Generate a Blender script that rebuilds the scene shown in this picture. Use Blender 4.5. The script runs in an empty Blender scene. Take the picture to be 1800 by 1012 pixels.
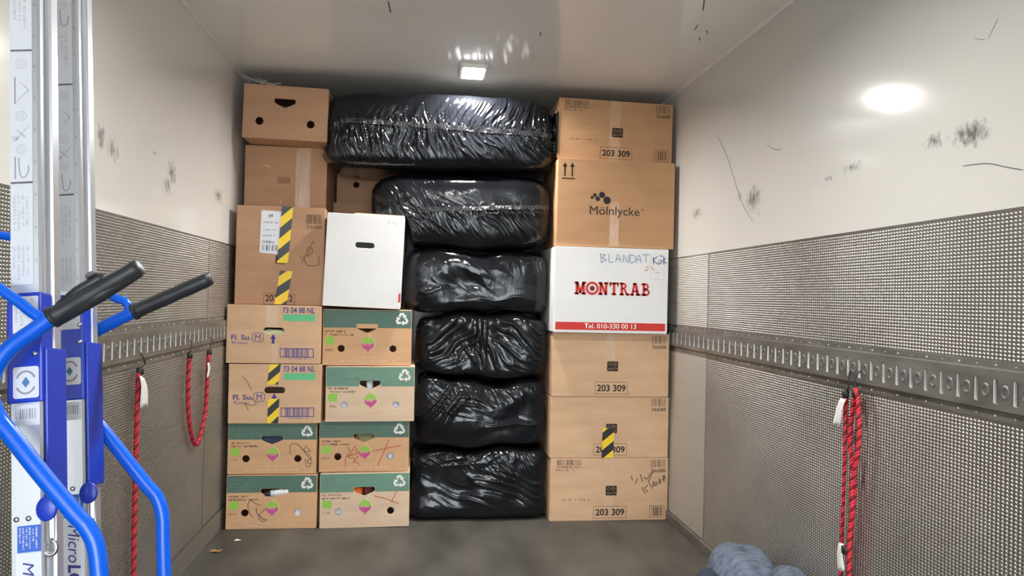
import bpy, bmesh, math, random
import numpy as np
from mathutils import Matrix, Vector

sc = bpy.context.scene
col = sc.collection
random.seed(7)

# ------------------------------------------------------------------ camera
CAM = Vector((-0.2107, 0.0, 1.2440))
YAW, PITCH, ROLL = 0.1229, 0.0127, 0.0230
def set_camera():
    f = Vector((math.sin(YAW) * math.cos(PITCH), math.cos(YAW) * math.cos(PITCH), math.sin(PITCH)))
    r = Vector((math.cos(YAW), -math.sin(YAW), 0)); u = r.cross(f)
    r2 = math.cos(ROLL) * r + math.sin(ROLL) * u
    u2 = -math.sin(ROLL) * r + math.cos(ROLL) * u
    cd = bpy.data.cameras.new('camera'); cd.sensor_width = 36.0; cd.lens = 26.0
    cd.clip_start = 0.02; cd.clip_end = 200
    co = bpy.data.objects.new('camera', cd); col.objects.link(co)
    m = Matrix((r2, u2, -f)).transposed().to_4x4(); m.translation = CAM
    co.matrix_world = m
    sc.camera = co
set_camera()

# ------------------------------------------------------------------ world + exposure
wd = bpy.data.worlds.new('overcast_sky'); sc.world = wd; wd.use_nodes = True
wbg = wd.node_tree.nodes['Background']
wbg.inputs[0].default_value = (0.86, 0.94, 1.0, 1); wbg.inputs[1].default_value = 11.5
LAMP_STRENGTH = 85.0
LAMP_WATTS = 34.0
sc.view_settings.view_transform = 'Standard'
sc.view_settings.look = 'None'
sc.view_settings.gamma = 1.0
sc.view_settings.use_curve_mapping = False
sc.view_settings.exposure = 0.0

# ------------------------------------------------------------------ materials
def s2l(c):
    return tuple(((v / 255) / 12.92 if v / 255 <= 0.04045 else ((v / 255 + 0.055) / 1.055) ** 2.4) for v in c)
MATS = {}
def base_mat(name, color, rough=0.6, metal=0.0, spec=0.5, coat=0.0):
    m = bpy.data.materials.new(name); m.use_nodes = True
    b = m.node_tree.nodes['Principled BSDF']
    b.inputs['Base Color'].default_value = (*color, 1)
    b.inputs['Roughness'].default_value = rough
    b.inputs['Metallic'].default_value = metal
    b.inputs['Specular IOR Level'].default_value = spec
    b.inputs['Coat Weight'].default_value = coat
    MATS[name] = m
    return m
def N(m, t, **kw):
    n = m.node_tree.nodes.new(t)
    for k, v in kw.items(): setattr(n, k, v)
    return n
def LK(m, a, b): m.node_tree.links.new(a, b)
def bsdf(m): return m.node_tree.nodes['Principled BSDF']
def noisy(m, c1, c2, scale=(8, 8, 8), detail=4.0, lo=0.3, hi=0.7, bump=0.0, bdist=0.001, nscale=1.0):
    tc = N(m, 'ShaderNodeTexCoord'); mp = N(m, 'ShaderNodeMapping'); mp.inputs['Scale'].default_value = scale
    LK(m, tc.outputs['Object'], mp.inputs['Vector'])
    nz = N(m, 'ShaderNodeTexNoise'); nz.inputs['Scale'].default_value = nscale; nz.inputs['Detail'].default_value = detail
    LK(m, mp.outputs[0], nz.inputs['Vector'])
    cr = N(m, 'ShaderNodeValToRGB')
    cr.color_ramp.elements[0].position = lo; cr.color_ramp.elements[0].color = (*c1, 1)
    cr.color_ramp.elements[1].position = hi; cr.color_ramp.elements[1].color = (*c2, 1)
    LK(m, nz.outputs['Fac'], cr.inputs[0]); LK(m, cr.outputs[0], bsdf(m).inputs['Base Color'])
    if bump:
        bp = N(m, 'ShaderNodeBump'); bp.inputs['Strength'].default_value = bump; bp.inputs['Distance'].default_value = bdist
        LK(m, nz.outputs['Fac'], bp.inputs['Height']); LK(m, bp.outputs[0], bsdf(m).inputs['Normal'])
    return cr
def mul(c, k): return tuple(v * k for v in c)

def cardboard(name, srgb):
    c = s2l(srgb); m = base_mat(name, c, 0.78, spec=0.25)
    noisy(m, mul(c, 0.90), mul(c, 1.08), (3, 3, 14), 5, 0.3, 0.7, 0.12, 0.002)
    return m
cardboard('cardboard', (212, 174, 139))
cardboard('cardboard_tan_dimmed', (182, 140, 103))  # tan darkened for the top right carton: weaker light there put into the colour
cardboard('cardboard_brown', (182, 141, 110))
cardboard('cardboard_pale', (218, 190, 162))
cardboard('cardboard_orange', (212, 168, 128))
c = s2l((236, 234, 232)); m = base_mat('white_card', c, 0.6, spec=0.3); noisy(m, mul(c, 0.94), c, (4, 4, 6), 4)
c = s2l((82, 112, 98)); m = base_mat('green_print', c, 0.6); noisy(m, mul(c, 0.85), mul(c, 1.1), (5, 5, 9), 4)
c = s2l((104, 142, 122)); m = base_mat('green_print_light', c, 0.6); noisy(m, mul(c, 0.9), mul(c, 1.1), (5, 5, 9), 4)
for n, c in dict(ink_black=(42, 38, 36), ink_brown=(92, 70, 52), ink_faded=(150, 112, 84), ink_blue=(66, 68, 140), ink_red=(206, 58, 52),
                 ink_red_pen=(188, 98, 74), ink_white=(236, 232, 226), ink_pale=(222, 188, 160), ink_greygreen=(108, 130, 120),
                 ink_grey=(150, 150, 154), ink_midgrey=(112, 112, 118), ink_lightgrey=(196, 198, 202), mint=(104, 192, 138), leaf_green=(150, 198, 84), magenta=(196, 84, 142),
                 pen_blue=(84, 130, 172), pen_navy=(52, 66, 128), dark_red=(120, 34, 34), barcode_brown=(92, 76, 62), pale_yellow=(222, 216, 150),
                 label_white=(226, 228, 234), sticker_blue=(70, 110, 205)).items():
    base_mat(n, s2l(c), 0.65, spec=0.3)
base_mat('hazard_yellow', s2l((246, 208, 40)), 0.35)
base_mat('hazard_black', s2l((40, 40, 42)), 0.35)
# clear packing tape
for nm, cc in (('clear_tape', (214, 180, 148)), ('clear_tape_brown', (190, 152, 122)), ('clear_tape_tan', (190, 150, 114))):
    c = s2l(cc); m = base_mat(nm, c, 0.28, spec=0.5, coat=0.5); noisy(m, mul(c, .94), mul(c, 1.05), (22, 22, 5), 3, .3, .7, 0.5, 0.006)
# black polythene
m = base_mat('black_plastic', (0.0065, 0.0072, 0.0095), 0.125, spec=0.38)
noisy(m, (0.0050, 0.0056, 0.0078), (0.009, 0.010, 0.0125), (3, 3, 3), 3)
tc = N(m, 'ShaderNodeTexCoord'); mp = N(m, 'ShaderNodeMapping'); mp.inputs['Scale'].default_value = (14, 14, 9); LK(m, tc.outputs['Object'], mp.inputs[0])
nz = N(m, 'ShaderNodeTexNoise'); nz.inputs['Scale'].default_value = 1; nz.inputs['Detail'].default_value = 5; nz.inputs['Distortion'].default_value = 1.2
LK(m, mp.outputs[0], nz.inputs[0]); bp = N(m, 'ShaderNodeBump'); bp.inputs['Strength'].default_value = 0.18; bp.inputs['Distance'].default_value = 0.012
LK(m, nz.outputs[0], bp.inputs['Height']); LK(m, bp.outputs[0], bsdf(m).inputs['Normal'])
# packing band on bags (clear tape over black film)
m = base_mat('bag_tape', (0.02, 0.02, 0.022), 0.12, spec=0.7)
noisy(m, (0.008, 0.008, 0.010), (0.024, 0.024, 0.026), (60, 60, 30), 5, .4, .75, 1.0, 0.012)

# truck shell
def white_wall(name, srgb, blobs, yz=True):
    c = s2l(srgb); m = base_mat(name, c, 0.13, spec=0.5)
    tc = N(m, 'ShaderNodeTexCoord')
    nz = N(m, 'ShaderNodeTexNoise'); nz.inputs['Scale'].default_value = 2.2; nz.inputs['Detail'].default_value = 3
    LK(m, tc.outputs['Object'], nz.inputs['Vector'])
    bp = N(m, 'ShaderNodeBump'); bp.inputs['Strength'].default_value = 0.10; bp.inputs['Distance'].default_value = 0.02
    LK(m, nz.outputs[0], bp.inputs['Height']); LK(m, bp.outputs[0], bsdf(m).inputs['Normal'])
    if blobs:
        total = None
        for (y, z, sy, sz, amt) in blobs:
            mp = N(m, 'ShaderNodeMapping'); mp.vector_type = 'TEXTURE'
            mp.inputs['Location'].default_value = (0, y, z); mp.inputs['Scale'].default_value = (1e3, sy, sz)
            LK(m, tc.outputs['Object'], mp.inputs[0])
            ln = N(m, 'ShaderNodeVectorMath', operation='LENGTH'); LK(m, mp.outputs[0], ln.inputs[0])
            mr = N(m, 'ShaderNodeMapRange'); mr.inputs['From Min'].default_value = 1; mr.inputs['From Max'].default_value = 0
            mr.inputs['To Min'].default_value = 0; mr.inputs['To Max'].default_value = amt
            LK(m, ln.outputs['Value'], mr.inputs[0])
            if total is None: total = mr.outputs[0]
            else:
                ad = N(m, 'ShaderNodeMath', operation='MAXIMUM'); LK(m, total, ad.inputs[0]); LK(m, mr.outputs[0], ad.inputs[1]); total = ad.outputs[0]
        mp2 = N(m, 'ShaderNodeMapping'); mp2.inputs['Scale'].default_value = (40, 60, 34); LK(m, tc.outputs['Object'], mp2.inputs[0])
        n2 = N(m, 'ShaderNodeTexNoise'); n2.inputs['Scale'].default_value = 1; n2.inputs['Detail'].default_value = 7; n2.inputs['Roughness'].default_value = .7
        LK(m, mp2.outputs[0], n2.inputs['Vector'])
        # threshold: noise + blob > 1
        ad = N(m, 'ShaderNodeMath', operation='ADD'); LK(m, n2.outputs[0], ad.inputs[0]); LK(m, total, ad.inputs[1])
        mr = N(m, 'ShaderNodeMapRange'); mr.inputs['From Min'].default_value = .82; mr.inputs['From Max'].default_value = 1.12; mr.inputs['To Max'].default_value = 0.8
        LK(m, ad.outputs[0], mr.inputs[0])
        mx = N(m, 'ShaderNodeMix', data_type='RGBA'); mx.inputs[6].default_value = (*c, 1); mx.inputs[7].default_value = (*s2l((72, 68, 56)), 1)
        LK(m, mr.outputs[0], mx.inputs[0]); LK(m, mx.outputs[2], bsdf(m).inputs['Base Color'])
    return m
white_wall('wall_white_right', (214, 211, 205), [(1.79, 1.705, .15, .075, .64), (1.93, 1.715, .09, .055, .58), (2.33, 1.71, .16, .05, .50), (2.47, 1.695, .10, .03, .46),
                                        (3.08, 1.70, .17, .12, .60), (3.22, 1.73, .10, .06, .46), (3.75, 1.71, .20, .08, .54), (3.02, 1.64, .06, .06, .42)])
white_wall('wall_white_left', (230, 226, 220), [(2.477, 1.725, .06, .09, .62), (2.57, 1.70, .13, .10, .50), (3.15, 1.715, .13, .12, .58), (3.10, 1.66, .14, .11, .52), (3.85, 1.716, .2, .1, .55),
                                       (2.95, 1.76, .07, .04, .46)])
white_wall('ceiling_white', (244, 241, 236), [])
m = base_mat('floor_ply', s2l((96, 91, 80)), 0.55, spec=0.35)
noisy(m, s2l((64, 61, 56)), s2l((92, 88, 82)), (5, 2.2, 5), 8, 0.3, 0.72, 0.5, 0.003)
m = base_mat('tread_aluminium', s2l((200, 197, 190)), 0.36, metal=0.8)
noisy(m, s2l((128, 125, 120)), s2l((152, 149, 144)), (2, 2, 2), 6, .3, .7)  # sheet toned darker than its bumps: shade between the bumps put into the colour
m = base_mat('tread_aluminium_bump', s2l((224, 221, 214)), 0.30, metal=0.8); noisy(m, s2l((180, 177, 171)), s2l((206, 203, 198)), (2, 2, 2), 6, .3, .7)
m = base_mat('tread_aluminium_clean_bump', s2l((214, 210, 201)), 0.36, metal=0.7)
m = base_mat('tread_aluminium_clean', s2l((172, 168, 160)), 0.40, metal=0.7)  # sheet again darker than its bumps, as painted shade between them
m = base_mat('rail_steel', s2l((168, 166, 160)), 0.40, metal=0.6)
noisy(m, s2l((108, 106, 102)), s2l((146, 144, 139)), (9, 5, 22), 6, .3, .7)
base_mat('slot_lit_white', s2l((250, 250, 250)), 0.35, metal=0.0)  # near-white slot walls: the bright light falling on them is put into the colour
base_mat('cavity_shade', (0.01, 0.01, 0.01), 0.8)  # near-black tone stands in for the shade deep inside the rail
base_mat('bright_rivet', s2l((196, 194, 189)), 0.35, metal=0.6)
m = base_mat('alu_mast', s2l((206, 208, 214)), 0.36, metal=0.75); 
base_mat('alu_dark', s2l((132, 134, 138)), 0.4, metal=0.7)
base_mat('frame_blue', s2l((0, 96, 226)), 0.24, spec=0.4, coat=0.15)
base_mat('sleeve_blue', s2l((28, 60, 186)), 0.32, spec=0.5)
m = base_mat('grip_rubber', s2l((44, 45, 48)), 0.42, spec=0.45)
base_mat('chrome', s2l((214, 214, 216)), 0.18, metal=1.0)
base_mat('black_hook', s2l((36, 34, 34)), 0.45)
base_mat('rope_red', s2l((222, 52, 66)), 0.6); base_mat('rope_dark', s2l((120, 22, 34)), 0.7)
base_mat('rope_red_left', s2l((186, 44, 56)), 0.6)
base_mat('tag_white', s2l((232, 230, 228)), 0.6)
m = base_mat('blanket_felt', s2l((96, 104, 116)), 0.95, spec=0.1)
noisy(m, s2l((82, 90, 104)), s2l((116, 124, 138)), (26, 60, 40), 6, 0.3, 0.72, 0.5, 0.003)
m = base_mat('grey_film', s2l((176, 172, 170)), 0.2)
m = base_mat('lamp_frame', s2l((226, 226, 222)), 0.35)
base_mat('plastic_white', s2l((232, 232, 232)), 0.4); base_mat('cloth_white', s2l((228, 228, 232)), 0.9, spec=.1)
base_mat('cloth_cream', s2l((222, 224, 178)), 0.9, spec=.1); base_mat('cloth_orange', s2l((236, 110, 36)), 0.8); base_mat('cloth_rust', s2l((120, 54, 44)), 0.85)
base_mat('blanket_dark', s2l((60, 66, 78)), .9, spec=.1); base_mat('cloth_navy', s2l((56, 60, 84)), 0.85); base_mat('cloth_charcoal', s2l((52, 54, 58)), 0.85); base_mat('cloth_olive', s2l((150, 146, 104)), .85)
base_mat('leaf_tan', s2l((150, 118, 70)), 0.8); base_mat('asphalt', s2l((168, 166, 160)), 0.9)
m = base_mat('lamp_glow', (1, 1, 1), .5)
bsdf(m).inputs['Emission Color'].default_value = (1.0, 0.98, 0.95, 1); bsdf(m).inputs['Emission Strength'].default_value = LAMP_STRENGTH

# ------------------------------------------------------------------ helpers
def link(o, parent=None):
    col.objects.link(o)
    if parent is not None: o.parent = parent
    return o
def tag(o, label, cat, group=None, kind=None):
    if label: o['label'] = label
    if cat: o['category'] = cat
    if group: o['group'] = group
    if kind: o['kind'] = kind
    return o
def empty(name, loc, label, cat, group=None, rot=(0, 0, 0)):
    o = bpy.data.objects.new(name, None); o.empty_display_size = .05; o.location = loc; o.rotation_euler = rot
    link(o); return tag(o, label, cat, group)
def mesh_obj(name, verts, faces, mat, parent=None, smooth=False):
    me = bpy.data.meshes.new(name); me.from_pydata([tuple(v) for v in verts], [], [tuple(f) for f in faces])
    mats = mat if isinstance(mat, (list, tuple)) else [mat]
    for q in mats: me.materials.append(MATS[q])
    if smooth: me.polygons.foreach_set('use_smooth', [True] * len(me.polygons))
    me.update()
    return link(bpy.data.objects.new(name, me), parent)
def bm_obj(name, bm, mat, parent=None, smooth=False):
    me = bpy.data.meshes.new(name); bmesh.ops.recalc_face_normals(bm, faces=bm.faces); bm.to_mesh(me); bm.free()
    for q in (mat if isinstance(mat, (list, tuple)) else [mat]): me.materials.append(MATS[q])
    if smooth: me.polygons.foreach_set('use_smooth', [True] * len(me.polygons))
    return link(bpy.data.objects.new(name, me), parent)
def box_bm(x0, x1, y0, y1, z0, z1, bev=0.0, seg=2):
    bm = bmesh.new(); bmesh.ops.create_cube(bm, size=1)
    for v in bm.verts:
        v.co = Vector(((x0 + x1) / 2 + v.co.x * (x1 - x0), (y0 + y1) / 2 + v.co.y * (y1 - y0), (z0 + z1) / 2 + v.co.z * (z1 - z0)))
    if bev: bmesh.ops.bevel(bm, geom=list(bm.edges), offset=bev, segments=seg, affect='EDGES', profile=0.6)
    return bm
def box_obj(name, x0, x1, y0, y1, z0, z1, mat, parent=None, bev=0.0):
    return bm_obj(name, box_bm(x0, x1, y0, y1, z0, z1, bev), mat, parent)
def curve_mesh(cu, name, mat, parent, m4=None, smooth=False):
    tmp = bpy.data.objects.new('tmp', cu); col.objects.link(tmp)
    me = bpy.data.meshes.new_from_object(tmp)
    bpy.data.objects.remove(tmp); bpy.data.curves.remove(cu)
    if m4 is not None: me.transform(m4)
    me.materials.clear(); me.materials.append(MATS[mat]); me.name = name
    me.polygons.foreach_set('use_smooth', [smooth] * len(me.polygons))
    return link(bpy.data.objects.new(name, me), parent)
XZ = Matrix(((1, 0, 0, 0), (0, 0, 1, 0), (0, 1, 0, 0), (0, 0, 0, 1)))     # (x, y, 0) -> (x, 0, z)
def outline_panel(name, loops, thick, mat, parent, y0=0.0, bev=0.0):
    """a flat panel in the local xz plane with holes, from y0 to y0 + thick"""
    cu = bpy.data.curves.new('c', 'CURVE'); cu.dimensions = '2D'; cu.fill_mode = 'BOTH'
    cu.extrude = max(thick / 2 - bev, 0.0001); cu.bevel_depth = bev; cu.bevel_resolution = 1; cu.offset = -bev
    for lp in loops:
        sp = cu.splines.new('POLY'); sp.points.add(len(lp) - 1); sp.use_cyclic_u = True
        for p, q in zip(sp.points, lp): p.co = (q[0], q[1], 0, 1)
    m4 = Matrix.Translation((0, y0 + thick / 2, 0)) @ XZ
    return curve_mesh(cu, name, mat, parent, m4)
def polys_obj(name, polys, mat, parent, y):
    v, f = [], []
    for p in polys:
        f.append(range(len(v), len(v) + len(p))); v += [(a, y, b) for a, b in p]
    return mesh_obj(name, v, f, mat, parent)
def text_obj(name, s, x, z, size, mat, parent, y, width=None, bold=0.0, rot=0.0, align='LEFT', shear=0.0):
    cu = bpy.data.curves.new('t', 'FONT'); cu.body = s; cu.size = size; cu.offset = bold; cu.shear = shear
    cu.resolution_u = 3
    tmp = bpy.data.objects.new('tmp', cu); col.objects.link(tmp); me = bpy.data.meshes.new_from_object(tmp)
    bpy.data.objects.remove(tmp); bpy.data.curves.remove(cu)
    xs = [v.co.x for v in me.vertices]; lo, hi = min(xs), max(xs)
    k = 1.0 if width is None else width / (hi - lo)
    ox = lo if align == 'LEFT' else (lo + hi) / 2
    ca, sa = math.cos(rot), math.sin(rot)
    for v in me.vertices:
        a, b = (v.co.x - ox) * k, v.co.y
        v.co = (x + a * ca - b * sa, y, z + a * sa + b * ca)
    me.materials.clear(); me.materials.append(MATS[mat]); me.name = name
    return link(bpy.data.objects.new(name, me), parent)
def ribbon(pts, w, taper=False):
    """quads of a flat stroke along 2D points"""
    out = []; n = len(pts); L = []; Rr = []
    for i, p in enumerate(pts):
        a = pts[max(i - 1, 0)]; b = pts[min(i + 1, n - 1)]
        dx, dy = b[0] - a[0], b[1] - a[1]; l = math.hypot(dx, dy) or 1
        ww = w / 2 * (0.45 if taper and i in (0, n - 1) else 1)
        L.append((p[0] - dy / l * ww, p[1] + dx / l * ww)); Rr.append((p[0] + dy / l * ww, p[1] - dx / l * ww))
    for i in range(n - 1): out.append([L[i], Rr[i], Rr[i + 1], L[i + 1]])
    return out
def smooth_path(pts, k=6):
    """Catmull-Rom through points of any dimension"""
    P = [Vector(p) for p in pts]
    if len(P) < 3: return [tuple(p) for p in P]
    out = []
    for i in range(len(P) - 1):
        p0 = P[max(i - 1, 0)]; p1 = P[i]; p2 = P[i + 1]; p3 = P[min(i + 2, len(P) - 1)]
        for j in range(k):
            t = j / k
            out.append(tuple(0.5 * ((2 * p1) + (p2 - p0) * t + (2 * p0 - 5 * p1 + 4 * p2 - p3) * t * t + (3 * p1 - p0 - 3 * p2 + p3) * t ** 3)))
    out.append(tuple(P[-1])); return out
def tube_mesh(path, rad, seg=14, cap=True):
    v, f = [], []; P = [Vector(p) for p in path]; n = len(P)
    t0 = (P[1] - P[0]).normalized(); up = Vector((0, 1, 0)) if abs(t0.y) < .9 else Vector((1, 0, 0))
    nrm = t0.cross(up).normalized(); prev = t0
    for i, p in enumerate(P):
        t = ((P[min(i + 1, n - 1)] - P[max(i - 1, 0)])).normalized()
        q = prev.rotation_difference(t); nrm = (q @ nrm).normalized(); prev = t
        bn = t.cross(nrm).normalized(); r = rad[i] if isinstance(rad, (list, tuple)) else rad
        for k in range(seg):
            a = 2 * math.pi * k / seg; v.append(p + r * (math.cos(a) * nrm + math.sin(a) * bn))
    for i in range(n - 1):
        for k in range(seg):
            f.append((i * seg + k, i * seg + (k + 1) % seg, (i + 1) * seg + (k + 1) % seg, (i + 1) * seg + k))
    if cap: f.append(tuple(range(seg - 1, -1, -1))); f.append(tuple((n - 1) * seg + k for k in range(seg)))
    return v, f
def tube_obj(name, path, rad, mat, parent=None, seg=14):
    v, f = tube_mesh(path, rad, seg); return mesh_obj(name, v, f, mat, parent, True)
def lathe(name, prof, mat, parent=None, seg=20, m4=None):
    v, f = [], []
    for (r, z) in prof:
        for k in range(seg): a = 2 * math.pi * k / seg; v.append(Vector((r * math.cos(a), r * math.sin(a), z)))
    for i in range(len(prof) - 1):
        for k in range(seg): f.append((i * seg + k, i * seg + (k + 1) % seg, (i + 1) * seg + (k + 1) % seg, (i + 1) * seg + k))
    f.append(tuple(range(seg - 1, -1, -1))); f.append(tuple((len(prof) - 1) * seg + k for k in range(seg)))
    if m4 is not None: v = [m4 @ q for q in v]
    return mesh_obj(name, v, f, mat, parent, True)
def circle(cx, cy, r, n=20, ry=None): return [(cx + r * math.cos(2 * math.pi * k / n), cy + (ry or r) * math.sin(2 * math.pi * k / n)) for k in range(n)]
def round_rect(x0, x1, z0, z1, r, n=4):
    out = []
    for cx, cz, a0 in ((x1 - r, z1 - r, 0), (x0 + r, z1 - r, 90), (x0 + r, z0 + r, 180), (x1 - r, z0 + r, 270)):
        for k in range(n + 1): a = math.radians(a0 + 90 * k / n); out.append((cx + r * math.cos(a), cz + r * math.sin(a)))
    return out
def frame_polys(x0, x1, z0, z1, t):
    return [[(x0, z0), (x1, z0), (x1, z0 + t), (x0, z0 + t)], [(x0, z1 - t), (x1, z1 - t), (x1, z1), (x0, z1)],
            [(x0, z0 + t), (x0 + t, z0 + t), (x0 + t, z1 - t), (x0, z1 - t)], [(x1 - t, z0 + t), (x1, z0 + t), (x1, z1 - t), (x1 - t, z1 - t)]]
def bars(x0, x1, z0, z1, n, seed=1, fill=0.55):
    rnd = random.Random(seed); ws = [rnd.choice((1, 1, 2, 3)) for _ in range(2 * n)]; s = sum(ws); x = x0; out = []
    for i, w in enumerate(ws):
        d = (x1 - x0) * w / s
        if i % 2 == 0: out.append([(x, z0), (x + d * fill * 1.6, z0), (x + d * fill * 1.6, z1), (x, z1)])
        x += d
    return out
def blurred_line(x0, x1, z0, z1, seed=1, pitch=None, gap=.18):
    """a line of print too small to read: upright strokes of uneven height"""
    rnd = random.Random(seed); h = z1 - z0; p = pitch or h * 0.62; out = []; x = x0
    while x < x1 - p * .6:
        if rnd.random() > gap:
            k = rnd.random(); a = z0 + h * (.0 if k < .7 else .25); bb = z1 - h * (.25 * rnd.random())
            out.append([(x, a), (x + p * .32, a), (x + p * .32, bb), (x, bb)])
            if rnd.random() < .7:
                zz = a + (bb - a) * rnd.choice((.05, .45, .8)); out.append([(x, zz), (x + p * .8, zz), (x + p * .8, zz + h * .16), (x, zz + h * .16)])
            if rnd.random() < .4: out.append([(x + p * .5, a), (x + p * .8, a), (x + p * .8, bb), (x + p * .5, bb)])
        x += p
    return out
def clip_z(poly, h, lo=0.0):
    for (sgn, lim) in ((1, lo), (-1, -h)):
        out = []
        for i in range(len(poly)):
            a, b = poly[i - 1], poly[i]; da, db = sgn * a[1] - lim, sgn * b[1] - lim
            if (da >= 0) != (db >= 0):
                t = da / (da - db); out.append((a[0] + (b[0] - a[0]) * t, a[1] + (b[1] - a[1]) * t))
            if db >= 0: out.append(b)
        poly = out
        if not poly: return []
    return poly

# ------------------------------------------------------------------ the truck body (setting)
XL, XR, H = -1.225, 1.225, 2.442
Y0, Y1 = -3.4, 5.6
TZ = 1.491
def struct(o): o['kind'] = 'structure'; return o
o = struct(box_obj('floor', XL - .06, XR + .06, Y0, Y1, -0.06, 0.0, 'floor_ply')); o['label'] = 'worn grey-brown plywood floor of the cargo box'
o = struct(box_obj('ceiling', XL - .06, XR + .06, Y0, Y1, H, H + .06, 'ceiling_white')); o['label'] = 'glossy off-white ceiling panel of the cargo box'
wl = struct(box_obj('wall_left', XL - .06, XL, Y0, Y1, 0, H, 'wall_white_left')); wl['label'] = 'scuffed glossy white side wall with tread plate below, left'
wr = struct(box_obj('wall_right', XR, XR + .06, Y0, Y1, 0, H, 'wall_white_right')); wr['label'] = 'scuffed glossy white side wall with tread plate below, right'
o = struct(box_obj('wall_back', XL - .06, XR + .06, Y1, Y1 + .06, 0, H, 'ceiling_white')); o['label'] = 'front bulkhead behind the load'
o = struct(mesh_obj('ground', [(-25, -30, -1.0), (25, -30, -1.0), (25, Y0, -1.0), (-25, Y0, -1.0)], [(0, 1, 2, 3)], 'asphalt')); o['label'] = 'asphalt yard behind the truck'

# tread plate: base sheet + pressed bumps as real relief
PY, PZ = 0.0137, 0.0097
def tread(side, y0, y1, z0, z1, parent, mat, proud=0.003, off=0.0):
    s = 1 if side > 0 else -1
    xw = XR if s > 0 else XL
    xi = xw - s * proud
    sheet = box_obj('tread_plate', min(xw, xi), max(xw, xi), y0, y1, z0, z1, mat, parent)
    ny, nz = int((y1 - y0) / PY), int((z1 - z0) / PZ)
    gy, gz = np.meshgrid(y0 + PY * (np.arange(ny) + .5), z0 + PZ * (np.arange(nz) + .5), indexing='ij')
    cy, cz = gy.ravel(), gz.ravel(); n = len(cy)
    # base ring of 6 and a ridge of 2, slanted
    ang = np.radians(38) * s
    ring = np.array([(-.0060, -.0022), (-.0028, -.0043), (.0028, -.0043), (.0060, .0022), (.0028, .0043), (-.0028, .0043)])
    ring = np.array([(-.0062, 0), (-.003, -.0033), (.003, -.0033), (.0062, 0), (.003, .0033), (-.003, .0033)])
    top = np.array([(-.0030, 0.0), (.0030, 0.0)])
    q = np.vstack([ring, top]); ca, sa = math.cos(ang), math.sin(ang)
    q = np.stack([q[:, 0] * ca - q[:, 1] * sa, q[:, 0] * sa + q[:, 1] * ca], 1)
    hgt = np.array([0] * 6 + [0.0034] * 2)
    V = np.zeros((n, 8, 3)); V[:, :, 1] = cy[:, None] + q[:, 0]; V[:, :, 2] = cz[:, None] + q[:, 1]
    V[:, :, 0] = xi - s * (hgt - 0.0002)
    F = np.array([(0, 1, 6), (1, 2, 7), (1, 7, 6), (2, 3, 7), (3, 4, 7), (4, 5, 6), (4, 6, 7), (5, 0, 6)])
    if s > 0: F = F[:, ::-1]
    faces = (F[None] + 8 * np.arange(n)[:, None, None]).reshape(-1, 3)
    me = bpy.data.meshes.new('tread_bumps'); nv, nf = n * 8, len(faces)
    me.vertices.add(nv); me.vertices.foreach_set('co', V.reshape(-1)); me.loops.add(nf * 3); me.loops.foreach_set('vertex_index', faces.reshape(-1).astype(np.int32))
    me.polygons.add(nf); me.polygons.foreach_set('loop_start', np.arange(0, nf * 3, 3, dtype=np.int32)); me.polygons.foreach_set('loop_total', np.full(nf, 3, dtype=np.int32))
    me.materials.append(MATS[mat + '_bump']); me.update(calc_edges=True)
    me.polygons.foreach_set('use_smooth', [True] * nf)
    b = link(bpy.data.objects.new('tread_bumps', me), parent); b['kind'] = 'stuff'
RB, RT = 0.964, 1.113       # rail flange
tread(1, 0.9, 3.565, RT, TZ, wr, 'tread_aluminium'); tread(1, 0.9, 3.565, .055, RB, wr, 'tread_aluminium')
tread(1, 3.567, 4.3, RT, TZ, wr, 'tread_aluminium_clean', .0045); tread(1, 3.567, 4.3, .055, RB, wr, 'tread_aluminium_clean', .0045)
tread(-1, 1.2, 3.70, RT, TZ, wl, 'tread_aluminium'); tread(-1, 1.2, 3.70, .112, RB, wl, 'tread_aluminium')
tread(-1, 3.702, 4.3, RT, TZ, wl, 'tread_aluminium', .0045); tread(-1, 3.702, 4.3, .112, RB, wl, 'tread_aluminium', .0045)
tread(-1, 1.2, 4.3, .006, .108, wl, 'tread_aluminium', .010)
for xa, xb, p in ((XR - .003, XR, wr), (XL, XL + .003, wl)):      # plain sheet where the lens does not look
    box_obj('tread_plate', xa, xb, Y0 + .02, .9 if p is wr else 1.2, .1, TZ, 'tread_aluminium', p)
o = struct(box_obj('baseboard_right', XR - .022, XR, Y0, Y1, 0, .052, 'rail_steel', None, .003)); o['label'] = 'grey metal kick strip along the floor edge'
o = struct(box_obj('baseboard_left', XL, XL + .014, Y0, Y1, 0, .006, 'rail_steel')); o['label'] = 'thin metal floor edge strip'

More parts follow.
